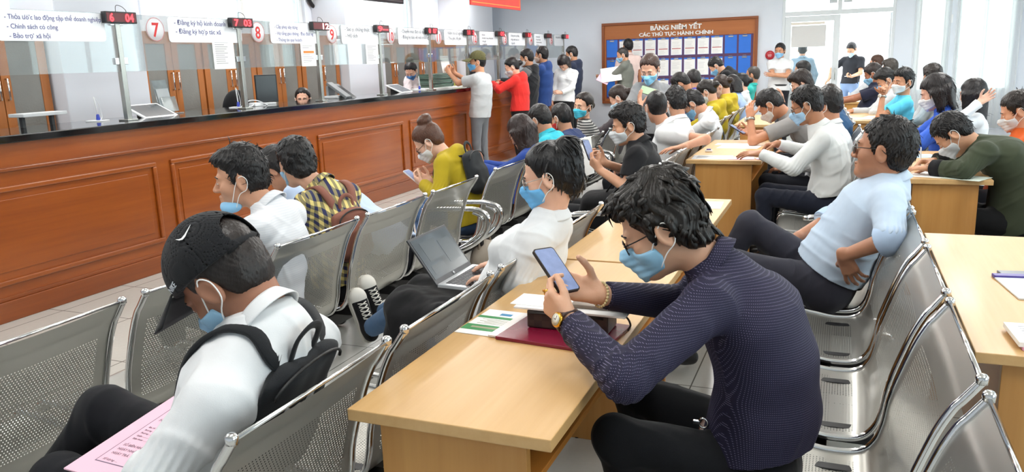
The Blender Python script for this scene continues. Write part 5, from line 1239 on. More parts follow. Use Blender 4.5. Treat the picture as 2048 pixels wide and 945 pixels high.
# ---- middle row
bp = sit('man in a black polo with white trim reading his phone', 1256, 250, 5.32, -1.10, 2, 12, h=.0055, top='#1a1a1d', sleeve='short', collar='polo', hair='top', mask='#dfe5e8', skin_c='#c29070', fat=.02, cuff='#e8e8e8', neck=(-1.245, 5.32, .955), bulge=.06, pants='#17181c',
         arms=dict(L=dict(rel=False, w=(-1.50, 5.20, .80), e=(-1.285, 5.09, .70), n=(-.2, -.7, .5), d=(.7, -.1, .7), curl='phone'), R=dict(rel=False, w=(-1.52, 5.40, .82), e=(-1.32, 5.55, .72), n=(-.3, .7, .4), d=(.8, .3, .5), curl='phone')))
phone('dark phone held up by the man in the black polo', PX(1178, 300, 5.26), (.35, .9, -.1), (-.45, .1, .85), '#2a2a30')
o = paper('crumpled printed sheets held by the man in the black polo', (PX(1142, 282, 5.42), PX(1182, 272, 5.75), PX(1150, 360, 5.42)), .002, PAPER, 16, 'form_sheets')
t = thing('shoulder_bag', 'black bag on the lap of the man in the black polo', 'bag'); t.location = (-1.52, 5.25, 0); F = Field(); F.ecap((-1.36, 5.22, .60), (-1.56, 5.22, .585), (0, 1, 0), (.15, .07), (.14, .07), .03); F.ecap((-1.58, 5.22, .56), (-1.62, 5.2, .49), (0, 1, 0), (.13, .05), (.10, .04), .03); solid('bag_body', F, .007, cloth('#111114', fold=1), t, (-1.52, 5.25, 0)); mb = MB(); mb.tube(spline([(.08, -.1, .66), (.14, -.12, .74), (.2, -.06, .82), (.24, 0, .9)], 5), .012, 6, flat=.3); mb.build('bag_strap', cloth('#111114'), t)
sit('crop-haired man in white resting his arm along the desk', 1312, 214, 6.70, -1.10, -72, 8, h=.0058, top='#f0f1f2', sleeve='short', hair='crop', mask='#dfe5e8', skin_c='#c08a6c', neck=(-1.35, 6.70, .965), arms=dict(L=dict(rel=False, w=(-1.13, 6.23, .845), e=(-.985, 6.42, .885), n=(0, 0, -1), d=(.9, .3, -.1), curl='soft'), R=dict(w=(.3, -.1, .62))), fat=.015)
sit('second man in white, side-parted black hair, beside the crop-haired one', 1352, 206, 7.40, -1.12, -62, 16, h=.0065, top='#f0f1f2', sleeve='short', hair='top', mask='#e6eaec', skin_c='#c39274')
w3 = sit('man in white bowed low with a blue mask and a dark shoulder strap', 1386, 208, 8.05, -1.15, -14, 46, h=.006, top='#f2f3f4', hair='short', mask='#86b9dc', skin_c='#c08d70', bulge=.09, neck=(-1.20, 8.05, .955))
t = thing('strap_bag', 'dark strap across the back of the bowed man in white', 'bag'); c_ = w3['mid'](.5)+w3['back']*.13; t.location = Vector([float(q) for q in c_]); mb = MB(); mb.tube([p_-c_ for p_ in spline([w3['mid'](.92)+w3['sl']*-.06+w3['back']*.10, w3['mid'](.7)+w3['back']*.15-w3['sl']*.09, w3['mid'](.4)+w3['back']*.14-w3['sl']*.10, w3['mid'](.1)+w3['back']*.12-w3['sl']*.12], 5)], .03, 6, flat=.2); mb.build('strap', cloth('#3a3d40'), t)
sit('dark-haired person bowed in front of the notice board, face down', 1362, 168, 9.9, -1.75, -12, 48, h=.008, top='#4a4f7a', hair='short', mask=None, hy=10.0)
sit('crop-haired person in violet beside the bowed dark head', 1387, 160, 10.6, -1.75, -58, 24, h=.008, top='#4d479a', hair='crop', mask=None, skin_c='#b98a6c')
sit('woman in a yellow jacket with her hair pinned up', 1414, 184, 9.55, -1.22, -18, 42, h=.0072, fem=True, top='#b9a424', collar='hood', hair='tied', hair_c='#1e1917', mask='#dfe5e8', skin_c='#d0a084', bulge=.09, loose=1.4)
sit('second woman in yellow, sitting just beyond the pinned-up hair', 1443, 172, 10.7, -1.22, -22, 36, h=.008, fem=True, top='#b6a22a', collar='hood', hair='tied', hair_c='#2a1e19', mask='#e6c2b0', skin_c='#d0a084', bulge=.08, loose=1.4)
sit('long-haired woman in a pale blue shirt behind the yellow jackets', 1465, 170, 11.6, -1.2, -50, 34, h=.009, fem=True, top='#a9bfe4', hair='bob', hair_c='#171416', mask=None, bulge=.08)
sit('woman in white with glasses and a blue mask near the notice board', 1482, 166, 12.2, -1.15, -4, 16, h=.0075, fem=True, top='#eceff2', hair='tied', glasses='#222222', mask='#9cc8e6', skin_c='#dcb29a')
stand('man in a black hoodie leaning over before the notice board', 1432, 132, 13.0, -8, 46, lean=.30, hz=.88, h=.0075, top='#17181c', collar='hood', hair='short', mask='#7fb6dc', skin_c='#c9987a', bulge=.08, arms=desk_hands(.40, .85))
sit('older man in a teal polo at the door end of the notice board', 1505, 150, 13.3, -1.45, -14, 4, h=.008, top='#35b0a8', sleeve='short', hair='thin', hair_c='#3a3633', mask=None, skin_c='#b98262')
stand('woman standing in a grey zip jacket and blue mask, looking at a green phone', 1300, 138, 7.85, 70, 26, hz=.80, yaw=-62, h=.0055, fem=True, hs=1.12, top='#85878a', collar='stand', hair='tied', hair_c='#3a2a24', mask='#8ccdf0', skin_c='#dba98e', s=.97, loose=1.25,
      arms=dict(L=dict(w=(.26, .02, 1.12), n=(-.4, .2, .8), d=(.6, -.7, .4), curl='phone', hint=(-.3, .7, -.8)), R=dict(w=(.27, -.17, 1.07), n=(.5, .5, .2), d=(.15, -.1, 1), curl='flat', spread=9, hint=(-.3, -.7, -.8))))
gb = [o for o in bpy.data.objects if o.get('label', '').startswith('woman standing in a grey')][0]
phone('green phone in the hand of the woman in grey', PX(1300, 184, 7.6), (.1, .6, .6), (.9, .1, -.35), '#45603a', plain('#4a6640', .3), s=1.15)
# ---- people standing along the counter
k12 = stand('man in a grey tee and olive cap holding a paper up at the counter', 955, 124, 10.2, -4, 0, hz=.84, yaw=176, h=.006, top='#b9bcbf', sleeve='short', collar='crew', hair='crop', mask='#6fb3e6', pants='#6a6d72', skin_c='#c98f6c', loose=1.5, hem=.05,
            arms=dict(L=dict(w=(.42, .06, 1.40), e=None, n=(-.3, -.9, 0), d=(.6, -.1, .7), curl='pinch', hint=(.2, .5, -1)), R=dict(w=(.42, -.08, 1.40), n=(-.3, .9, 0), d=(.6, .1, .7), curl='pinch', hint=(.2, -.5, -1))))
add_cap(k12, '#5d5a3a', .085, strap=False)
paper('white sheet held up by the man in the olive cap', (k12['B'](.50, .10, .57), k12['B'](.52, -.16, .57), k12['B'](.54, .10, .80)), .001, PAPER, 0, 'paper_sheet')
stand('woman in a red jacket with a low bun, writing at the counter', 1024, 134, 11.2, -2, 26, hz=.82, lean=.10, h=.0065, fem=True, top='#d22f2a', collar='hood', hair='tied', hair_c='#151214', mask='#d5d8da', skin_c='#d8a68c', pants='#1a1416', loose=1.5, hem=-.14, arms=dict(L=dict(w=(.38, .10, 1.22), n=(0, 0, -1), d=(1, -.3, 0), curl='soft', hint=(-.2, .9, -.6)), R=dict(w=(.38, -.10, 1.22), n=(0, 0, -1), d=(1, .3, 0), curl='pen', hint=(-.2, -.9, -.6))))
paper('white form on the counter under the hands of the woman in red', ((-5.02, 11.0, 1.1905), (-5.02, 11.32, 1.1905), (-5.24, 11.0, 1.1905)), .002, PAPER, 0, 'form_sheet')
for lb, u, v, y, a_, pi_, tc, mk, kw in (('man in a black hooded jacket with grey shoulders at the counter', 1053, 116, 12.0, -14, 14, '#222428', '#dfe3e6', dict(collar='hood')), ('man in a blue hooded jacket behind the grey-shouldered one', 1083, 110, 12.75, -24, 4, '#26427c', '#e2c9b8', dict(collar='hood')), ('tall man in a navy hooded jacket farthest along the counter', 1143, 108, 14.2, -12, 16, '#252c42', '#dfe3e6', dict(collar='hood'))):
    r = stand(lb, u, v, y, a_, pi_, hz=.88, h=.0075, top=tc, hair='short', mask=mk, skin_c='#b98664', pants='#15171c', loose=1.5, hem=.10, arms=dict(L=dict(w=(.38, .12, 1.24), n=(0, 0, -1), d=(1, -.3, 0), curl='soft', hint=(-.2, .9, -.7)), R=dict(w=(.38, -.12, 1.24), n=(0, 0, -1), d=(1, .3, 0), curl='soft', hint=(-.2, -.9, -.7))), **kw)
    if '#222428' == tc:
        F = Field()
        for key, q in (('L', 1), ('R', -1)): S0, E = r['j'][key][0], r['j'][key][1]; F.cap(S0+(E-S0)*.05, S0+(E-S0)*.62, .080, .074, .03)
        F.cap(r['N']-r['sp']*.01, r['j']['L'][0], .062, .070, .03); F.cap(r['N']-r['sp']*.01, r['j']['R'][0], .062, .070, .03)
        F.ell(r['N']+r['back']*.085-r['sp']*.02, np.array([r['back'], r['sl'], r['sp']]), (.052, .105, .085), .03); solid('grey_yoke', F, .0075, cloth('#6c6e70'), r['root'], r['org'])
stand('woman in a white blouse and black trousers looking down by the counter', 1127, 126, 13.2, 62, 58, hz=.83, yaw=-80, h=.007, fem=True, top='#f2f3f4', hair='bob', hair_c='#1c1718', mask=None, pants='#121215', skin_c='#d2a288', hem=-.03, arms=dict(L=dict(w=(.20, -.02, .98), n=(-.6, -.3, -.4), d=(.3, -.9, .1), curl='relax', hint=(-.4, .8, -.5)), R=dict(w=(.06, -.22, .78), n=(0, 1, 0), d=(.1, 0, -1))))
# ---- readers at the notice board, people round the door
stand('bald-topped man in a grey-green jacket reading pink papers by the notice board', 1245, 110, 14.7, 0, 20, hz=.88, yaw=176, h=.007, top='#6d7069', hair='thin', hair_c='#2a2624', mask='#8ab8d8', skin_c='#b98664', loose=1.5, hem=.10, arms=dict(L=dict(w=(.38, .06, 1.16), n=(0, -.3, .9), d=(1, -.1, 0), curl='grip', hint=(-.3, .5, -1)), R=dict(w=(.34, -.08, 1.20), n=(0, .3, .9), d=(1, .1, 0), curl='grip', hint=(-.3, -.5, -1))))
paper('white papers held up by the bald-topped man', (PX(1204, 166, 14.35), PX(1244, 160, 14.45), PX(1208, 138, 14.6)), .006, PAPER, 0, 'loose_papers'); paper('pink sheet under the papers of the bald-topped man', (PX(1192, 160, 14.33), PX(1214, 170, 14.36), PX(1200, 142, 14.6)), .003, PINK, 0, 'pink_sheet')
stand('man in a pale pink short-sleeved shirt facing the notice board', 1256, 93, 15.25, -70, 4, hz=.93, yaw=110, h=.008, top='#ecd3cd', sleeve='short', hair='short', mask=None, skin_c='#a8714f', s=1.03)
stand('man in a white shirt with folded arms standing beside the door', 1560, 102, 15.45, 72, 6, hz=.86, yaw=-82, h=.0068, top='#eef0f2', sleeve='short', hair='short', mask='#8fc4ec', skin_c='#c08a68', fat=.02, hem=-.04, belt='#1a1a1c', arms=dict(L=dict(w=(.21, -.10, 1.13), d=(0, -1, .1), n=(-1, 0, 0), curl='soft', hint=(.3, 1, -.6)), R=dict(w=(.25, .10, 1.10), d=(0, 1, .15), n=(-1, 0, 0), curl='soft', hint=(.3, -1, -.6))))
stand('man in blue-grey seen from behind through the closed door glass', 1605, 100, 17.4, -88, 0, hz=.88, yaw=95, h=.009, top='#7d8c98', hair='short', mask=None, pants='#6d7a86', glasses=None)
stand('man in a black polo sorting papers outside the open door', 1703, 99, 17.2, 66, 30, hz=.88, yaw=-110, h=.008, top='#26272b', sleeve='short', collar='polo', hair='short', mask='#cfe2f0', pants='#7e93b4', skin_c='#c8946f', arms=dict(R=dict(w=(.16, -.34, .98), n=(0, 0, -1), d=(.4, -.4, -.6), curl='relax', hint=(-.2, -1, -.2)), L=dict(w=(.26, .12, 1.02), n=(0, 0, 1), d=(.8, -.5, 0), curl='grip')))
paper('white papers in the hands of the man outside the door', (np.array((.02, 16.85, 1.02)), np.array((.26, 16.85, 1.05)), np.array((.02, 17.02, 1.02))), .004, PAPER, 0, 'loose_papers')
# ---- desk row
g33 = sit('man in a grey polo holding his forehead over a phone', 1540, 210, 7.42, .20, -12, 46, h=.0058, top='#8d8b8a', sleeve='short', collar='polo', hair='short', mask='#e8e4de', mask_on='on', skin_c='#b27a58', fat=.03, bulge=.08, neck=(-.42, 7.45, .975), arms=dict(L=dict(rel=False, w=(-.735, 7.27, .985), e=(-.70, 7.19, .79), n=(-.3, -.8, 0), d=(.15, -.35, 1), curl='relax'), R=dict(rel=False, w=(-.76, 7.60, .82), e=(-.56, 7.80, .80), n=(-.2, .5, .7), d=(1, .2, .2), curl='phone')))
phone('phone in the lowered hand of the man in the grey polo', (-.87, 7.55, .865), (.2, .95, 0), (-.85, .15, .5), '#2c2e33')
watch('silver watch on the raised wrist of the man in grey', g33, 'L', STEEL, STEEL, (-1, -.4, 0), 1.1)
m34 = sit('man in a white shirt, glasses and blue mask handing in a pink form', 1613, 210, 6.20, .21, -8, 22, h=.0052, top='#eff1f0', hair='short', glasses='#151515', mask='#a9cdea', skin_c='#a97452', belt='#16161a', pants='#1a1e2c', neck=(-.135, 6.20, .985), hem=-.06, fat=.01, bulge=.05, nclump=500,
          arms=dict(L=dict(rel=False, w=(-.535, 6.10, .815), e=(-.295, 5.99, .73), n=(0, -.3, -.9), d=(1, -.1, -.02), curl='soft', spread=6), R=dict(rel=False, w=(-.44, 6.36, .86), e=(-.22, 6.50, .78), n=(0, .4, -.9), d=(.9, .3, -.15), curl='pen')))
sit('broad man in white on the next seat, hidden by the man in glasses', 1655, 210, 6.95, .19, -25, 10, h=.0075, top='#e9ecee', hair='short', mask='#dfe5e8', fat=.03, dx=-.30)
sit('woman in dark clothes leaning her cheek on her hand', 1602, 166, 9.4, .10, 4, 28, h=.0075, fem=True, top='#3b3d42', hair='mid', hair_c='#231a17', mask=None, skin_c='#cfa086', arms=dict(L=dict(rel=False, w=(-.60, 9.28, 1.00), e=(-.62, 9.25, .79), n=(.8, .2, .3), d=(.1, .2, 1), curl='relax'), R=dict(w=(.4, -.12, .79), n=(0, 0, -1))))
sit('man with short dark hair in black behind the woman leaning on her hand', 1604, 141, 12.6, -.10, -14, 4, h=.008, top='#26282d', hair='short', mask='#cfd6da', skin_c='#b98664')
sit('person in a denim blue jacket slumped forward, brown hair down', 1660, 198, 8.25, .12, -70, 52, h=.007, fem=True, top='#2f5277', hair='bob', hair_c='#2a1f1b', mask=None, bulge=.10, loose=1.4, sh=-8)
k39 = person('man in glasses and a pale blue shirt leaning back, hand on hip', (-.03, 4.02, .455), PX(1768, 300, 4.0), (rel(PX(1768, 300, 4.0), -14), -6, 4), yaw=186, h=.0045, s=1.05, neck=PX(1785, 366, 4.0), top='#c0d2e6', hair='short', glasses='#30302f', mask=None, skin_c='#b07c5e', pants='#33333d', belt='#15151a', hs=1.12, sleeve='roll', cuff='#b4cae6', fat=.025, bulge=-.02, loose=1.2, wr=1.3, hem=-.07, nclump=400,
             arms=dict(L=dict(rel=False, w=PX(1688, 512, 3.74), e=PX(1782, 478, 3.66), d=(-.35, -.2, -.75), n=(-.35, -.75, .2), curl=(10, 20, 12), spread=10), R=dict(rel=False, w=PX(1592, 478, 4.18), e=PX(1660, 440, 4.30), d=(.6, .15, -.7), n=(0, .3, -1), curl='relax')),
             legs=dict(L=((.42, .16, .56), (.66, .17, .12)), R=((.36, -.12, .70), (.66, -.10, .16))))
# ---- right-hand desks
polo = sit('man in a dark polo with red trim, forearm on the last desk', 1746, 148, 12.1, .45, -8, 26, h=.0075, top='#23263a', sleeve='short', collar='polo', hair='short', hair_c='#2a2322', mask='#8cc0e2', skin_c='#9a6244', cuff='#a8323a', hs=1.12, arms=dict(L=dict(w=(.34, .12, .80), n=(0, 0, -1), d=(1, -.4, 0), curl='relax', hint=(-.1, 1, -.6)), R=dict(w=(.36, -.05, .82), n=(0, 0, -1), d=(1, .4, 0), curl='relax')))
sit('man with curly grey-black hair behind the man in dark polo', 1779, 136, 14.0, .72, -28, 4, h=.009, top='#c8ccd2', hair='mid', hair_c='#38332f', mask=None, skin_c='#c28f72')
sit('small brown-haired head against the bright doorway', 1752, 126, 15.3, .55, -20, 0, h=.009, top='#d9dde2', hair='short', hair_c='#4a342a', mask=None, skin_c='#d9a48a')
hm_ = sit('man in white with a blue mask, fist against his cheek', 1772, 160, 10.9, .62, 12, 34, h=.007, top='#dadde0', hair='top', mask='#5da7d8', skin_c='#c08d6e', arms=dict(L=dict(rel=False, w=PX(1768, 188, 10.75), e=PX(1748, 226, 10.7), n=(.2, -.7, .4), d=(-.1, .1, 1), curl='fist'), R=dict(w=(.22, -.05, .78), n=(0, 0, -1), d=(1, .3, 0))))
k45 = sit('young man in a cyan tee and white mask glancing sideways', 1806, 164, 10.15, .80, 42, 2, h=.006, top='#5cc3e4', sleeve='short', collar='crew', hair='top', mask='#f5f5f5', skin_c='#bd8562', yaw=192, hs=1.12, arms=dict(L=dict(rel=False, w=(.42, 9.98, 1.02), e=(.40, 9.92, .785), n=(.3, .3, 0), d=(.1, .35, 1), curl='fist'), R=dict(w=(.3, -.1, .62))))
watch('steel watch on the wrist of the young man in cyan', k45, 'L', STEEL, WHITE, (-.8, -.7, 0), 1.15)
sit('woman in royal blue with a white mask and a shoulder-length bob', 1872, 184, 7.4, 1.06, -4, 22, h=.0058, fem=True, top='#3a63c8', hair='bob', hair_c='#1d191a', mask='#f0f2f4', skin_c='#d3a189', loose=1.3, arms=desk_hands(.40, .80), hs=1.12)
sit('dark-haired head just behind the woman with the bob', 1864, 152, 10.6, 1.25, -55, 4, h=.0085, top='#e2e5e8', hair='mid', hair_c='#231d1b', mask=None)
sit('long-haired woman in white reaching a hand into her hair', 1945, 188, 8.45, 1.33, -38, 6, h=.006, fem=True, top='#e9ebef', hair='long', hair_c='#161315', mask=None, skin_c='#e0b49c', hs=1.08, arms=dict(L=dict(rel=False, w=(1.13, 8.20, 1.04), e=(.92, 8.10, .84), n=(.2, .9, .1), d=(-.75, .1, .6), curl='relax', spread=9), R=dict(w=(.3, -.1, .62))))
k50 = person('man in an olive green jacket bent low, writing with a pen', (1.02, 5.72, .455), PX(1905, 268, 5.70), (rel(PX(1905, 268, 5.70), -4), 50, 0), yaw=182, h=.005, neck=(.80, 5.72, .93), top='#3d4433', collar='stand', hair='short', mask='#e3e6e8', skin_c='#c2906f', pants='#0f1012', bulge=.13, loose=1.6, wr=1.4, fat=.02, cuff='#15161a', nclump=500, hem=.06,
             arms=dict(L=dict(rel=False, w=(.545, 5.60, .795), e=(.70, 5.46, .805), n=(0, 0, -1), d=(1, -.05, 0), curl='soft', fw=(.05, 0, 0)), R=dict(rel=False, w=(.58, 5.90, .80), e=(.80, 6.0, .80), n=(0, .3, -.9), d=(1, .25, 0), curl='pen', fw=(.05, 0, 0))))
t = thing('pen', 'white pen in the hand of the man in olive green', 'pen'); oriented(t, (1, 0, 0), (0, .35, .9), (.50, 5.865, .775)); mb = MB(); mb.lathe([(.0005, -.012), (.004, 0), (.0045, .11), (.003, .128)], n=10); mb.v = [(p_[0], p_[2], p_[1]) for p_ in mb.v]; mb.build('barrel', WHITEPL, t)
sit('man in an orange shirt at the edge of the hall', 2036, 222, 6.5, 1.36, 2, 22, h=.0062, top='#d8622a', hair='short', hair_c='#221b18', mask='#e6e8ea', skin_c='#cf9472')
# ---- clerks behind the counter
def clerk(label, x, u, v, a_, pi_, **kw):
    hd = P(u, v, x=x); return person(label, (hd[0]-.03, hd[1], hd[2]-.66), hd, (rel(hd, a_), pi_, 0), yaw=0, **kw)
clerk('clerk in a pale pink hooded jacket and blue mask behind the counter', -6.0, 822, 142, 70, 36, h=.007, fem=True, top='#dfd3d6', collar='hood', hair='bun', hair_c='#151214', mask='#4b7cb4', skin_c='#d6a68e', arms=desk_hands(.30, 1.02, .12), loose=1.4, legs=dict(L=((.42, .12, .76), (.42, .12, .40)), R=((.42, -.12, .76), (.42, -.12, .40))))
clerk('clerk in glasses peeping over the counter edge', -6.0, 606, 199, 84, 2, h=.007, fem=True, top='#c8ccd4', hair='tied', hair_c='#151214', mask='#f2f2f4', glasses='#2a2624', skin_c='#d6a68e')
# ------------------------------------------------------------------ things on and behind the counter
ZT = 1.1905
M_GREY = plain('#8d9093', .4); M_SILV = plain('#c4c8ca', .3, .4)
t = thing('staff_desk', 'low grey work table behind the counter carrying the blue file box', 'table', (-6.45, 3.5, 0)); MB().box((0, 0, 1.02), (.55, 1.3, 1.05), .004).build('table_top', plain('#6b655c', .5), t)
for a, b in ((.03, .03), (.48, .03), (.03, 1.23), (.48, 1.23)): MB().box((a, b, 0), (a+.04, b+.04, 1.02)).build('leg', M_GREY, t)
t = thing('file_box', 'bright blue file boxes standing behind the glass at the picture edge', 'file box', (-6.32, 3.95, 1.0505)); M_CY = plain('#3fa4cf', .5)
for i, (w_, h_) in enumerate(((.0, .26), (.10, .22), (.20, .22))): MB().box((0, w_, 0), (.24, w_+.095, h_), .004).build('binder', M_CY, t)
mb = MB()
for i in range(3): mb.box((.2402, .02+i*.1, .05), (.2412, .075+i*.1, .12))
mb.build('label_patch', plain('#bfe0ee', .7), t)
t = thing('monitor_riser', 'small white topped stand with black legs behind the glass of window six', 'stand', (-5.60, 4.02, ZT)); MB().box((0, 0, .075), (.16, .36, .10), .004).build('riser_top', plain('#d4d7d9', .4), t)
for yy in (.05, .29): MB().box((.04, yy, 0), (.07, yy+.025, .075)).build('leg', BLACK, t)
def pen_stand(label, x, y, group):
    t = thing('counter_pen', label, 'pen', (x, y, ZT), .3, group); MB().prism(rrect(-.075, .075, -.055, .055, .02), 0, .008, axis=2).build('base', WHITEPL, t)
    mb = MB(); mb.lathe([(.012, .008), (.016, .012), (.011, .05), (.007, .055)], (0, .01, 0), 12); mb.build('socket', plain('#2b3fa8', .4), t)
    mb = MB(); mb.tube([(0, .01, .05), (.0, -.005, .15), (0, -.012, .19)], [.006, .0065, .004], 8); mb.build('pen', WHITEPL, t)
    mb = MB(); mb.tube(spline([(0, -.012, .19), (.0, .03, .15), (0, .06, .08), (0, .065, .03), (0, .04, .008)], 6), .0025, 5); mb.build('cord', WHITEPL, t)
pen_stand('white and blue corded pen standing left of the first steel post', -5.42, 4.62, 'corded counter pens'); pen_stand('white and blue corded pen before the post of window seven', -5.42, 6.23, 'corded counter pens'); pen_stand('white and blue corded pen near the clerk in pink', -5.42, 9.88, 'corded counter pens')
def tablet(label, x, y, rz, s=1.0):
    t = thing('feedback_tablet', label, 'tablet', (x, y, ZT), rz, 'white framed counter tablets'); M_ = Matrix.Translation((0, 0, .035*s))@Matrix.Rotation(math.radians(24), 4, 'Y')
    MB().box((-.13*s, -.18*s, 0), (.13*s, .18*s, .016), .006, M_).build('bezel', WHITEPL, t); MB().box((-.108*s, -.158*s, .0162), (.108*s, .158*s, .0172), 0, M_).build('screen', plain('#4a4d50', .12), t)
    mb = MB(); mb.prism([(-.10*s, 0), (-.10*s, .078*s), (.05*s, .012*s), (.05*s, 0)], -.06*s, .06*s, axis=1); mb.build('stand', BLACK, t)
tablet('tilted white framed tablet beside the first steel post', -5.40, 5.14, 0); tablet('tilted white framed tablet in front of the clerk in pink', -5.40, 9.30, .1)
t = thing('leaflet_holder', 'clear plastic leaflet holder behind the first tablet', 'holder', (-5.52, 5.44, ZT), .1); M_AC = glassy(.3, '#e8eef0', .05, .2)
MB().box((0, -.09, 0), (.10, .09, .008), .002).box((.0, -.09, .008), (.006, .09, .30), .002, Matrix.Rotation(math.radians(-12), 4, 'Y')).box((.05, -.09, .008), (.056, .09, .14), .002, Matrix.Rotation(math.radians(-12), 4, 'Y')).build('clear_plastic', M_AC, t)
MB().box((.009, -.075, .012), (.016, .075, .22), 0, Matrix.Rotation(math.radians(-12), 4, 'Y')).build('leaflets', plain('#d9dde0', .6), t)
t = thing('monitor', 'tall black monitor turned upright behind window eight', 'monitor', (-5.52, 6.78, ZT), -.75); MB().box((-.02, -.10, .02), (.015, .12, .30), .006).build('panel', BLACK, t); MB().box((.0152, -.09, .03), (.0162, .11, .29)).build('screen', M_SCRD, t); MB().box((-.10, -.08, 0), (.05, .09, .018), .004).build('base', WHITEPL, t); MB().box((-.045, -.02, .018), (-.021, .02, .2)).build('stem', M_GREY, t)
t = thing('monitor', 'small dark monitor behind the counter near the woman in red', 'monitor', (-5.45, 11.75, ZT), 0); MB().box((-.02, -.2, .06), (.015, .2, .34), .006).build('panel', BLACK, t); MB().box((-.02, -.03, .012), (.0, .03, .06)).build('stem', BLACK, t); MB().box((-.1, -.1, 0), (.08, .1, .012), .003).build('base', BLACK, t)
t = thing('cable_box', 'white adapter and tangled cables at the foot of the window seven post', 'adapter', (-5.36, 6.42, ZT)); MB().box((-.04, -.06, 0), (.04, .06, .035), .006).build('adapter', WHITEPL, t); mb = MB(); mb.tube(spline([(.02, -.06, .02), (.05, -.14, .006), (.0, -.2, .006), (-.05, -.12, .03), (-.02, -.05, .06), (.04, .0, .05), (.05, .1, .006), (-.02, .18, .006)], 6), .005, 6); mb.build('cable', WHITEPL, t)
t = thing('phone_console', 'grey desk console leaning on its stand at window nine', 'console', (-5.40, 7.86, ZT), .1); M_ = Matrix.Rotation(math.radians(35), 4, 'Y')
MB().box((-.10, -.12, 0), (.08, .14, .03), .006).build('base', plain('#c9ccce', .4), t); MB().box((-.15, -.10, .09), (.14, .02, .12), .006, M_).build('handset_panel', plain('#74787b', .35), t); MB().box((-.13, .04, .085), (.19, .15, .105), .006, M_).build('keypad_panel', plain('#55595c', .3), t)
MB().box((-.09, .05, .1052), (.13, .14, .1064), 0, M_).build('screen', plain('#2b2f33', .15), t); MB().box((-.10, -.05, .03), (-.07, .1, .14)).build('prop', M_GREY, t)
for i in range(9):
    o = thing('green_folder', 'green paper folder, %s of the pile in front of the olive-capped man' % ['lowest', 'second from the bottom', 'third from the bottom', 'fourth from the bottom', 'middle one', 'fourth from the top', 'third from the top', 'second from the top', 'topmost'][i], 'folder', (-5.44+.012*math.sin(i*2.3), 10.42+.02*math.sin(i*1.7), ZT+.016+.021*i), .08*math.sin(i*3.1), 'green folders piled on the counter')
    MB().box((-.12, -.30, 0), (.12, .30, .005), .001).box((-.12, -.30, .0155), (.12, .30, .0205), .001).box((-.12, .292, .005), (.12, .30, .0155)).build('cover', plain('#1f5a45', .6), o); MB().box((-.112, -.29, .005), (.112, .285, .0155)).build('pages', plain('#b9bcb6', .8), o)
t = thing('paper_tray', 'white papers under the pile of green folders', 'paper', (-5.40, 10.42, ZT)); MB().box((-.18, -.5, 0), (.18, .42, .015), .001).build('sheets', PAPER, t)
t = thing('tape_box', 'yellow and white card box beside the green folders', 'box', (-5.36, 10.98, ZT)); MB().box((-.05, -.04, 0), (.05, .04, .09), .003).build('yellow_box', plain('#d9d267', .6), t); MB().box((-.05, .045, 0), (.05, .24, .06), .003).build('white_box', plain('#d9d9cf', .6), t)
for lb, x, y in (('black office chair back behind the window seven post', -6.15, 7.05), ):
    t = thing('office_chair', lb, 'chair', (x, y, 0)); mb = MB(); F = Field(); F.ell((0, 0, 1.12), np.eye(3), (.05, .22, .22), .02); solid('backrest', F, .012, cloth('#1b1c1f'), t, (0, 0, 0)); F = Field(); F.ell((.28, 0, .74), np.eye(3), (.24, .24, .05), .02); solid('seat', F, .012, cloth('#1b1c1f'), t, (0, 0, 0)); mb.tube([(.28, 0, .06), (.28, 0, .72)], .03, 8); mb.tube(spline([(.2, 0, .70), (-.02, 0, .72), (-.05, 0, 1.0)], 5), .02, 6); mb.build('column', BLACK, t)
    for i in range(5): MB().tube([(.28, 0, .09), (.28+.28*math.cos(i*1.257), .28*math.sin(i*1.257), .03)], .022, 6).build('leg', BLACK, t)
# ------------------------------------------------------------------ things on the desks
def flat(label, x, y, w, l, rz, z=ZD, mat=None, lines=12, name='form_sheet', t=.0012, group=None):
    c, s_ = math.cos(rz), math.sin(rz); return paper(label, ((x, y, z), (x+w*c, y+w*s_, z), (x-l*s_, y+l*c, z)), t, mat, lines, name, group)
flat('white form with a signature on the second desk behind the navy shirt', -.83, 4.18, .27, .21, .05, lines=9)
flat('grey printed form near the corner of the two-man desk', -1.06, 6.22, .30, .24, .06, mat=plain('#dfe3e6', .7), lines=14); flat('pink receipt under the ringed hand on the two-man desk', -.78, 6.21, .19, .17, .1, z=ZD+.0016, mat=PINK, lines=6)
flat('pink slip between the two hands of the man in glasses', -.57, 6.22, .16, .10, .3, z=ZD+.0035, mat=PINK, lines=3, name='pink_slip')
flat('white form by the phone of the man in grey', -.98, 6.98, .34, .24, -.1, lines=10); flat('pale pink form under the white form near the man in grey', -1.03, 7.22, .36, .16, -.05, z=ZD, mat=plain('#ead7df', .8), lines=4)
t = thing('correction_pen', 'small blue and white correction pen on the two-man desk', 'pen', (-1.0, 6.70, ZD)); mb = MB(); mb.box((-.03, -.012, 0), (.03, .012, .018), .006); mb.build('body', WHITEPL, t); MB().box((-.018, -.0085, .018), (.018, .0085, .026), .003).build('cap', plain('#2f3b9a', .4), t)
flat('form under the writing hand of the man in olive green', .40, 5.52, .30, .30, -.3, lines=12); flat('pale green sheet under the forearm of the man in olive green', .58, 5.46, .22, .20, -.5, z=ZD+.0015, mat=plain('#dfe9dd', .8), lines=6); flat('white sheet by the elbow of the man in olive green', .62, 5.72, .20, .28, .2, z=ZD, lines=8); flat('blue form in front of the woman in royal blue', .46, 6.45, .24, .2, .3, mat=plain('#b5d3ea', .8), lines=6)
flat('white form on the desk of the young man in cyan', .16, 9.95, .22, .28, .2, lines=8); flat('second white form, overlapping on the desk of the young man in cyan', .24, 10.3, .24, .22, -.3, lines=8)
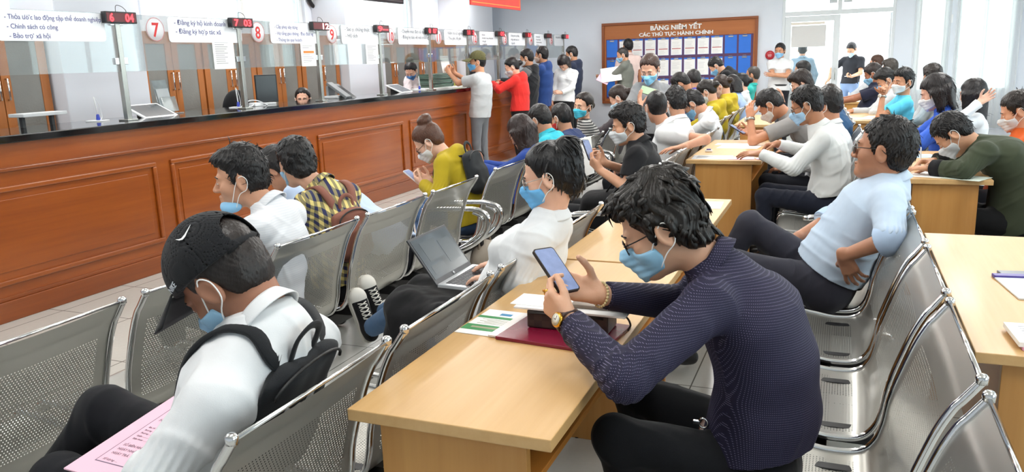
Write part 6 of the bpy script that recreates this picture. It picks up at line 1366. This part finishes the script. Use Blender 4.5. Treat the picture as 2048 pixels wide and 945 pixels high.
t = thing('zip_pouch', 'clear white zip pouch with a purple edge on the desk by the empty seats', 'pouch'); oriented(t, (.97, .12, 0), (-.12, .97, 0), (.55, 2.84, ZD)); MB().box((0, 0, 0), (.32, .25, .006), .002).build('clear_sleeve', plain('#dfe4e8', .15), t); MB().box((0, .25, .0), (.32, .285, .012), .003).build('purple_zip', plain('#4a3c8f', .4), t); MB().box((.03, .286, .0), (.30, .335, .010), .003).build('dark_phone_case', plain('#5c6470', .3), t)
t = thing('receipt_stack', 'stack of white and pink receipts at the front of the desk by the empty seats', 'paper stack'); oriented(t, (.99, .06, 0), (-.06, .99, 0), (.475, 2.345, ZD)); MB().box((0, 0, 0), (.23, .17, .008), .001).build('pink_sheets', plain('#e0a0ba', .8), t); MB().box((-.008, .004, .0082), (.225, .175, .022), .001).build('white_sheets', PAPER, t); mb = MB()
for i in range(6): mb.box((.02, .04+.02*i, .0221), (.02+.14*(.5+.5*random.random()), .043+.02*i, .0224))
mb.build('print_lines', plain('#8a8d98', .8), t)
t = thing('handbag', 'beige bag standing by the bench leg under the laptop', 'bag', (-2.30, 5.02, 0)); F = Field(); F.ell((0, 0, .16), np.eye(3), (.10, .15, .15), .02); solid('bag_body', F, .01, plain('#a59a8c', .6), t, (0, 0, 0), lambda D, x, y, z: np.maximum(D, .012-z)); mb = MB(); mb.tube(spline([(0, -.1, .26), (0, -.06, .36), (0, .06, .36), (0, .1, .26)], 5), .01, 6); mb.build('handle', plain('#8f8273', .6), t)
t = thing('key_clip', 'silver key clip hanging at the belt of the man in dotted navy', 'key clip'); c_ = dm['B'](.13, .075, .115); t.location = Vector([float(q) for q in c_]); mb = MB(); mb.tube([(.012*math.cos(a), .0, .014*math.sin(a)) for a in np.linspace(0, 2*PI, 16)[:-1]], .003, 6, closed=True); mb.build('key_ring', CHROME, t, fix=False); mb = MB(); mb.box((-.028, -.004, -.006), (-.010, .004, .006), .002); mb.build('clip', CHROME, t)
# ------------------------------------------------------------------ light
w = bpy.data.worlds.new('overcast_sky'); S.world = w; w.use_nodes = True
w.node_tree.nodes['Background'].inputs[0].default_value = (.93, .97, 1.0, 1); w.node_tree.nodes['Background'].inputs[1].default_value = 6.5
def lamp(x, y, sx, sy, e, c=(1, .98, .95)):
    t = thing('ceiling_light', 'long white ceiling light hung over the hall, shining up and down', 'ceiling light', (x, y, ZC-.42), 0, 'hung ceiling lights')
    MB().box((-sx/2-.02, -sy/2-.02, -.03), (sx/2+.02, sy/2+.02, .03), .006).build('housing', WHITEPL, t)
    for q in (-1, 1): MB().tube([(0, q*sy*.35, .03), (0, q*sy*.35, .42)], .006, 6).build('hanger', STEEL, t)
    for up in (0, 1):  # downward lamp, then an upward one added to brighten the ceiling
        L = bpy.data.lights.new('ceiling_lamp', 'AREA'); L.shape = 'RECTANGLE'; L.size = sx; L.size_y = sy; L.energy = e*(.55 if up else .8); L.color = c
        o = bpy.data.objects.new('ceiling_lamp', L); COL.objects.link(o); o.parent = t; o.location = (0, 0, .035 if up else -.035); o.rotation_euler = (PI*up, 0, 0)
for x in (-6.2, -3.6, -1.2, 1.4):
    for y in (1.2, 4.2, 7.2, 10.2, 13.2): lamp(x, y, .3, 1.3, 30 if y < 6 else 46)
vs = S.view_settings; vs.view_transform = 'Standard'; vs.look = 'None'; vs.exposure = -0.14; vs.gamma = 1.0; vs.use_curve_mapping = False
S.cycles.max_bounces = 8; S.cycles.transparent_max_bounces = 16; S.cycles.diffuse_bounces = 4; S.cycles.glossy_bounces = 4; S.cycles.caustics_reflective = False; S.cycles.caustics_refractive = False; S.cycles.use_adaptive_sampling = True; S.cycles.sample_clamp_indirect = 6
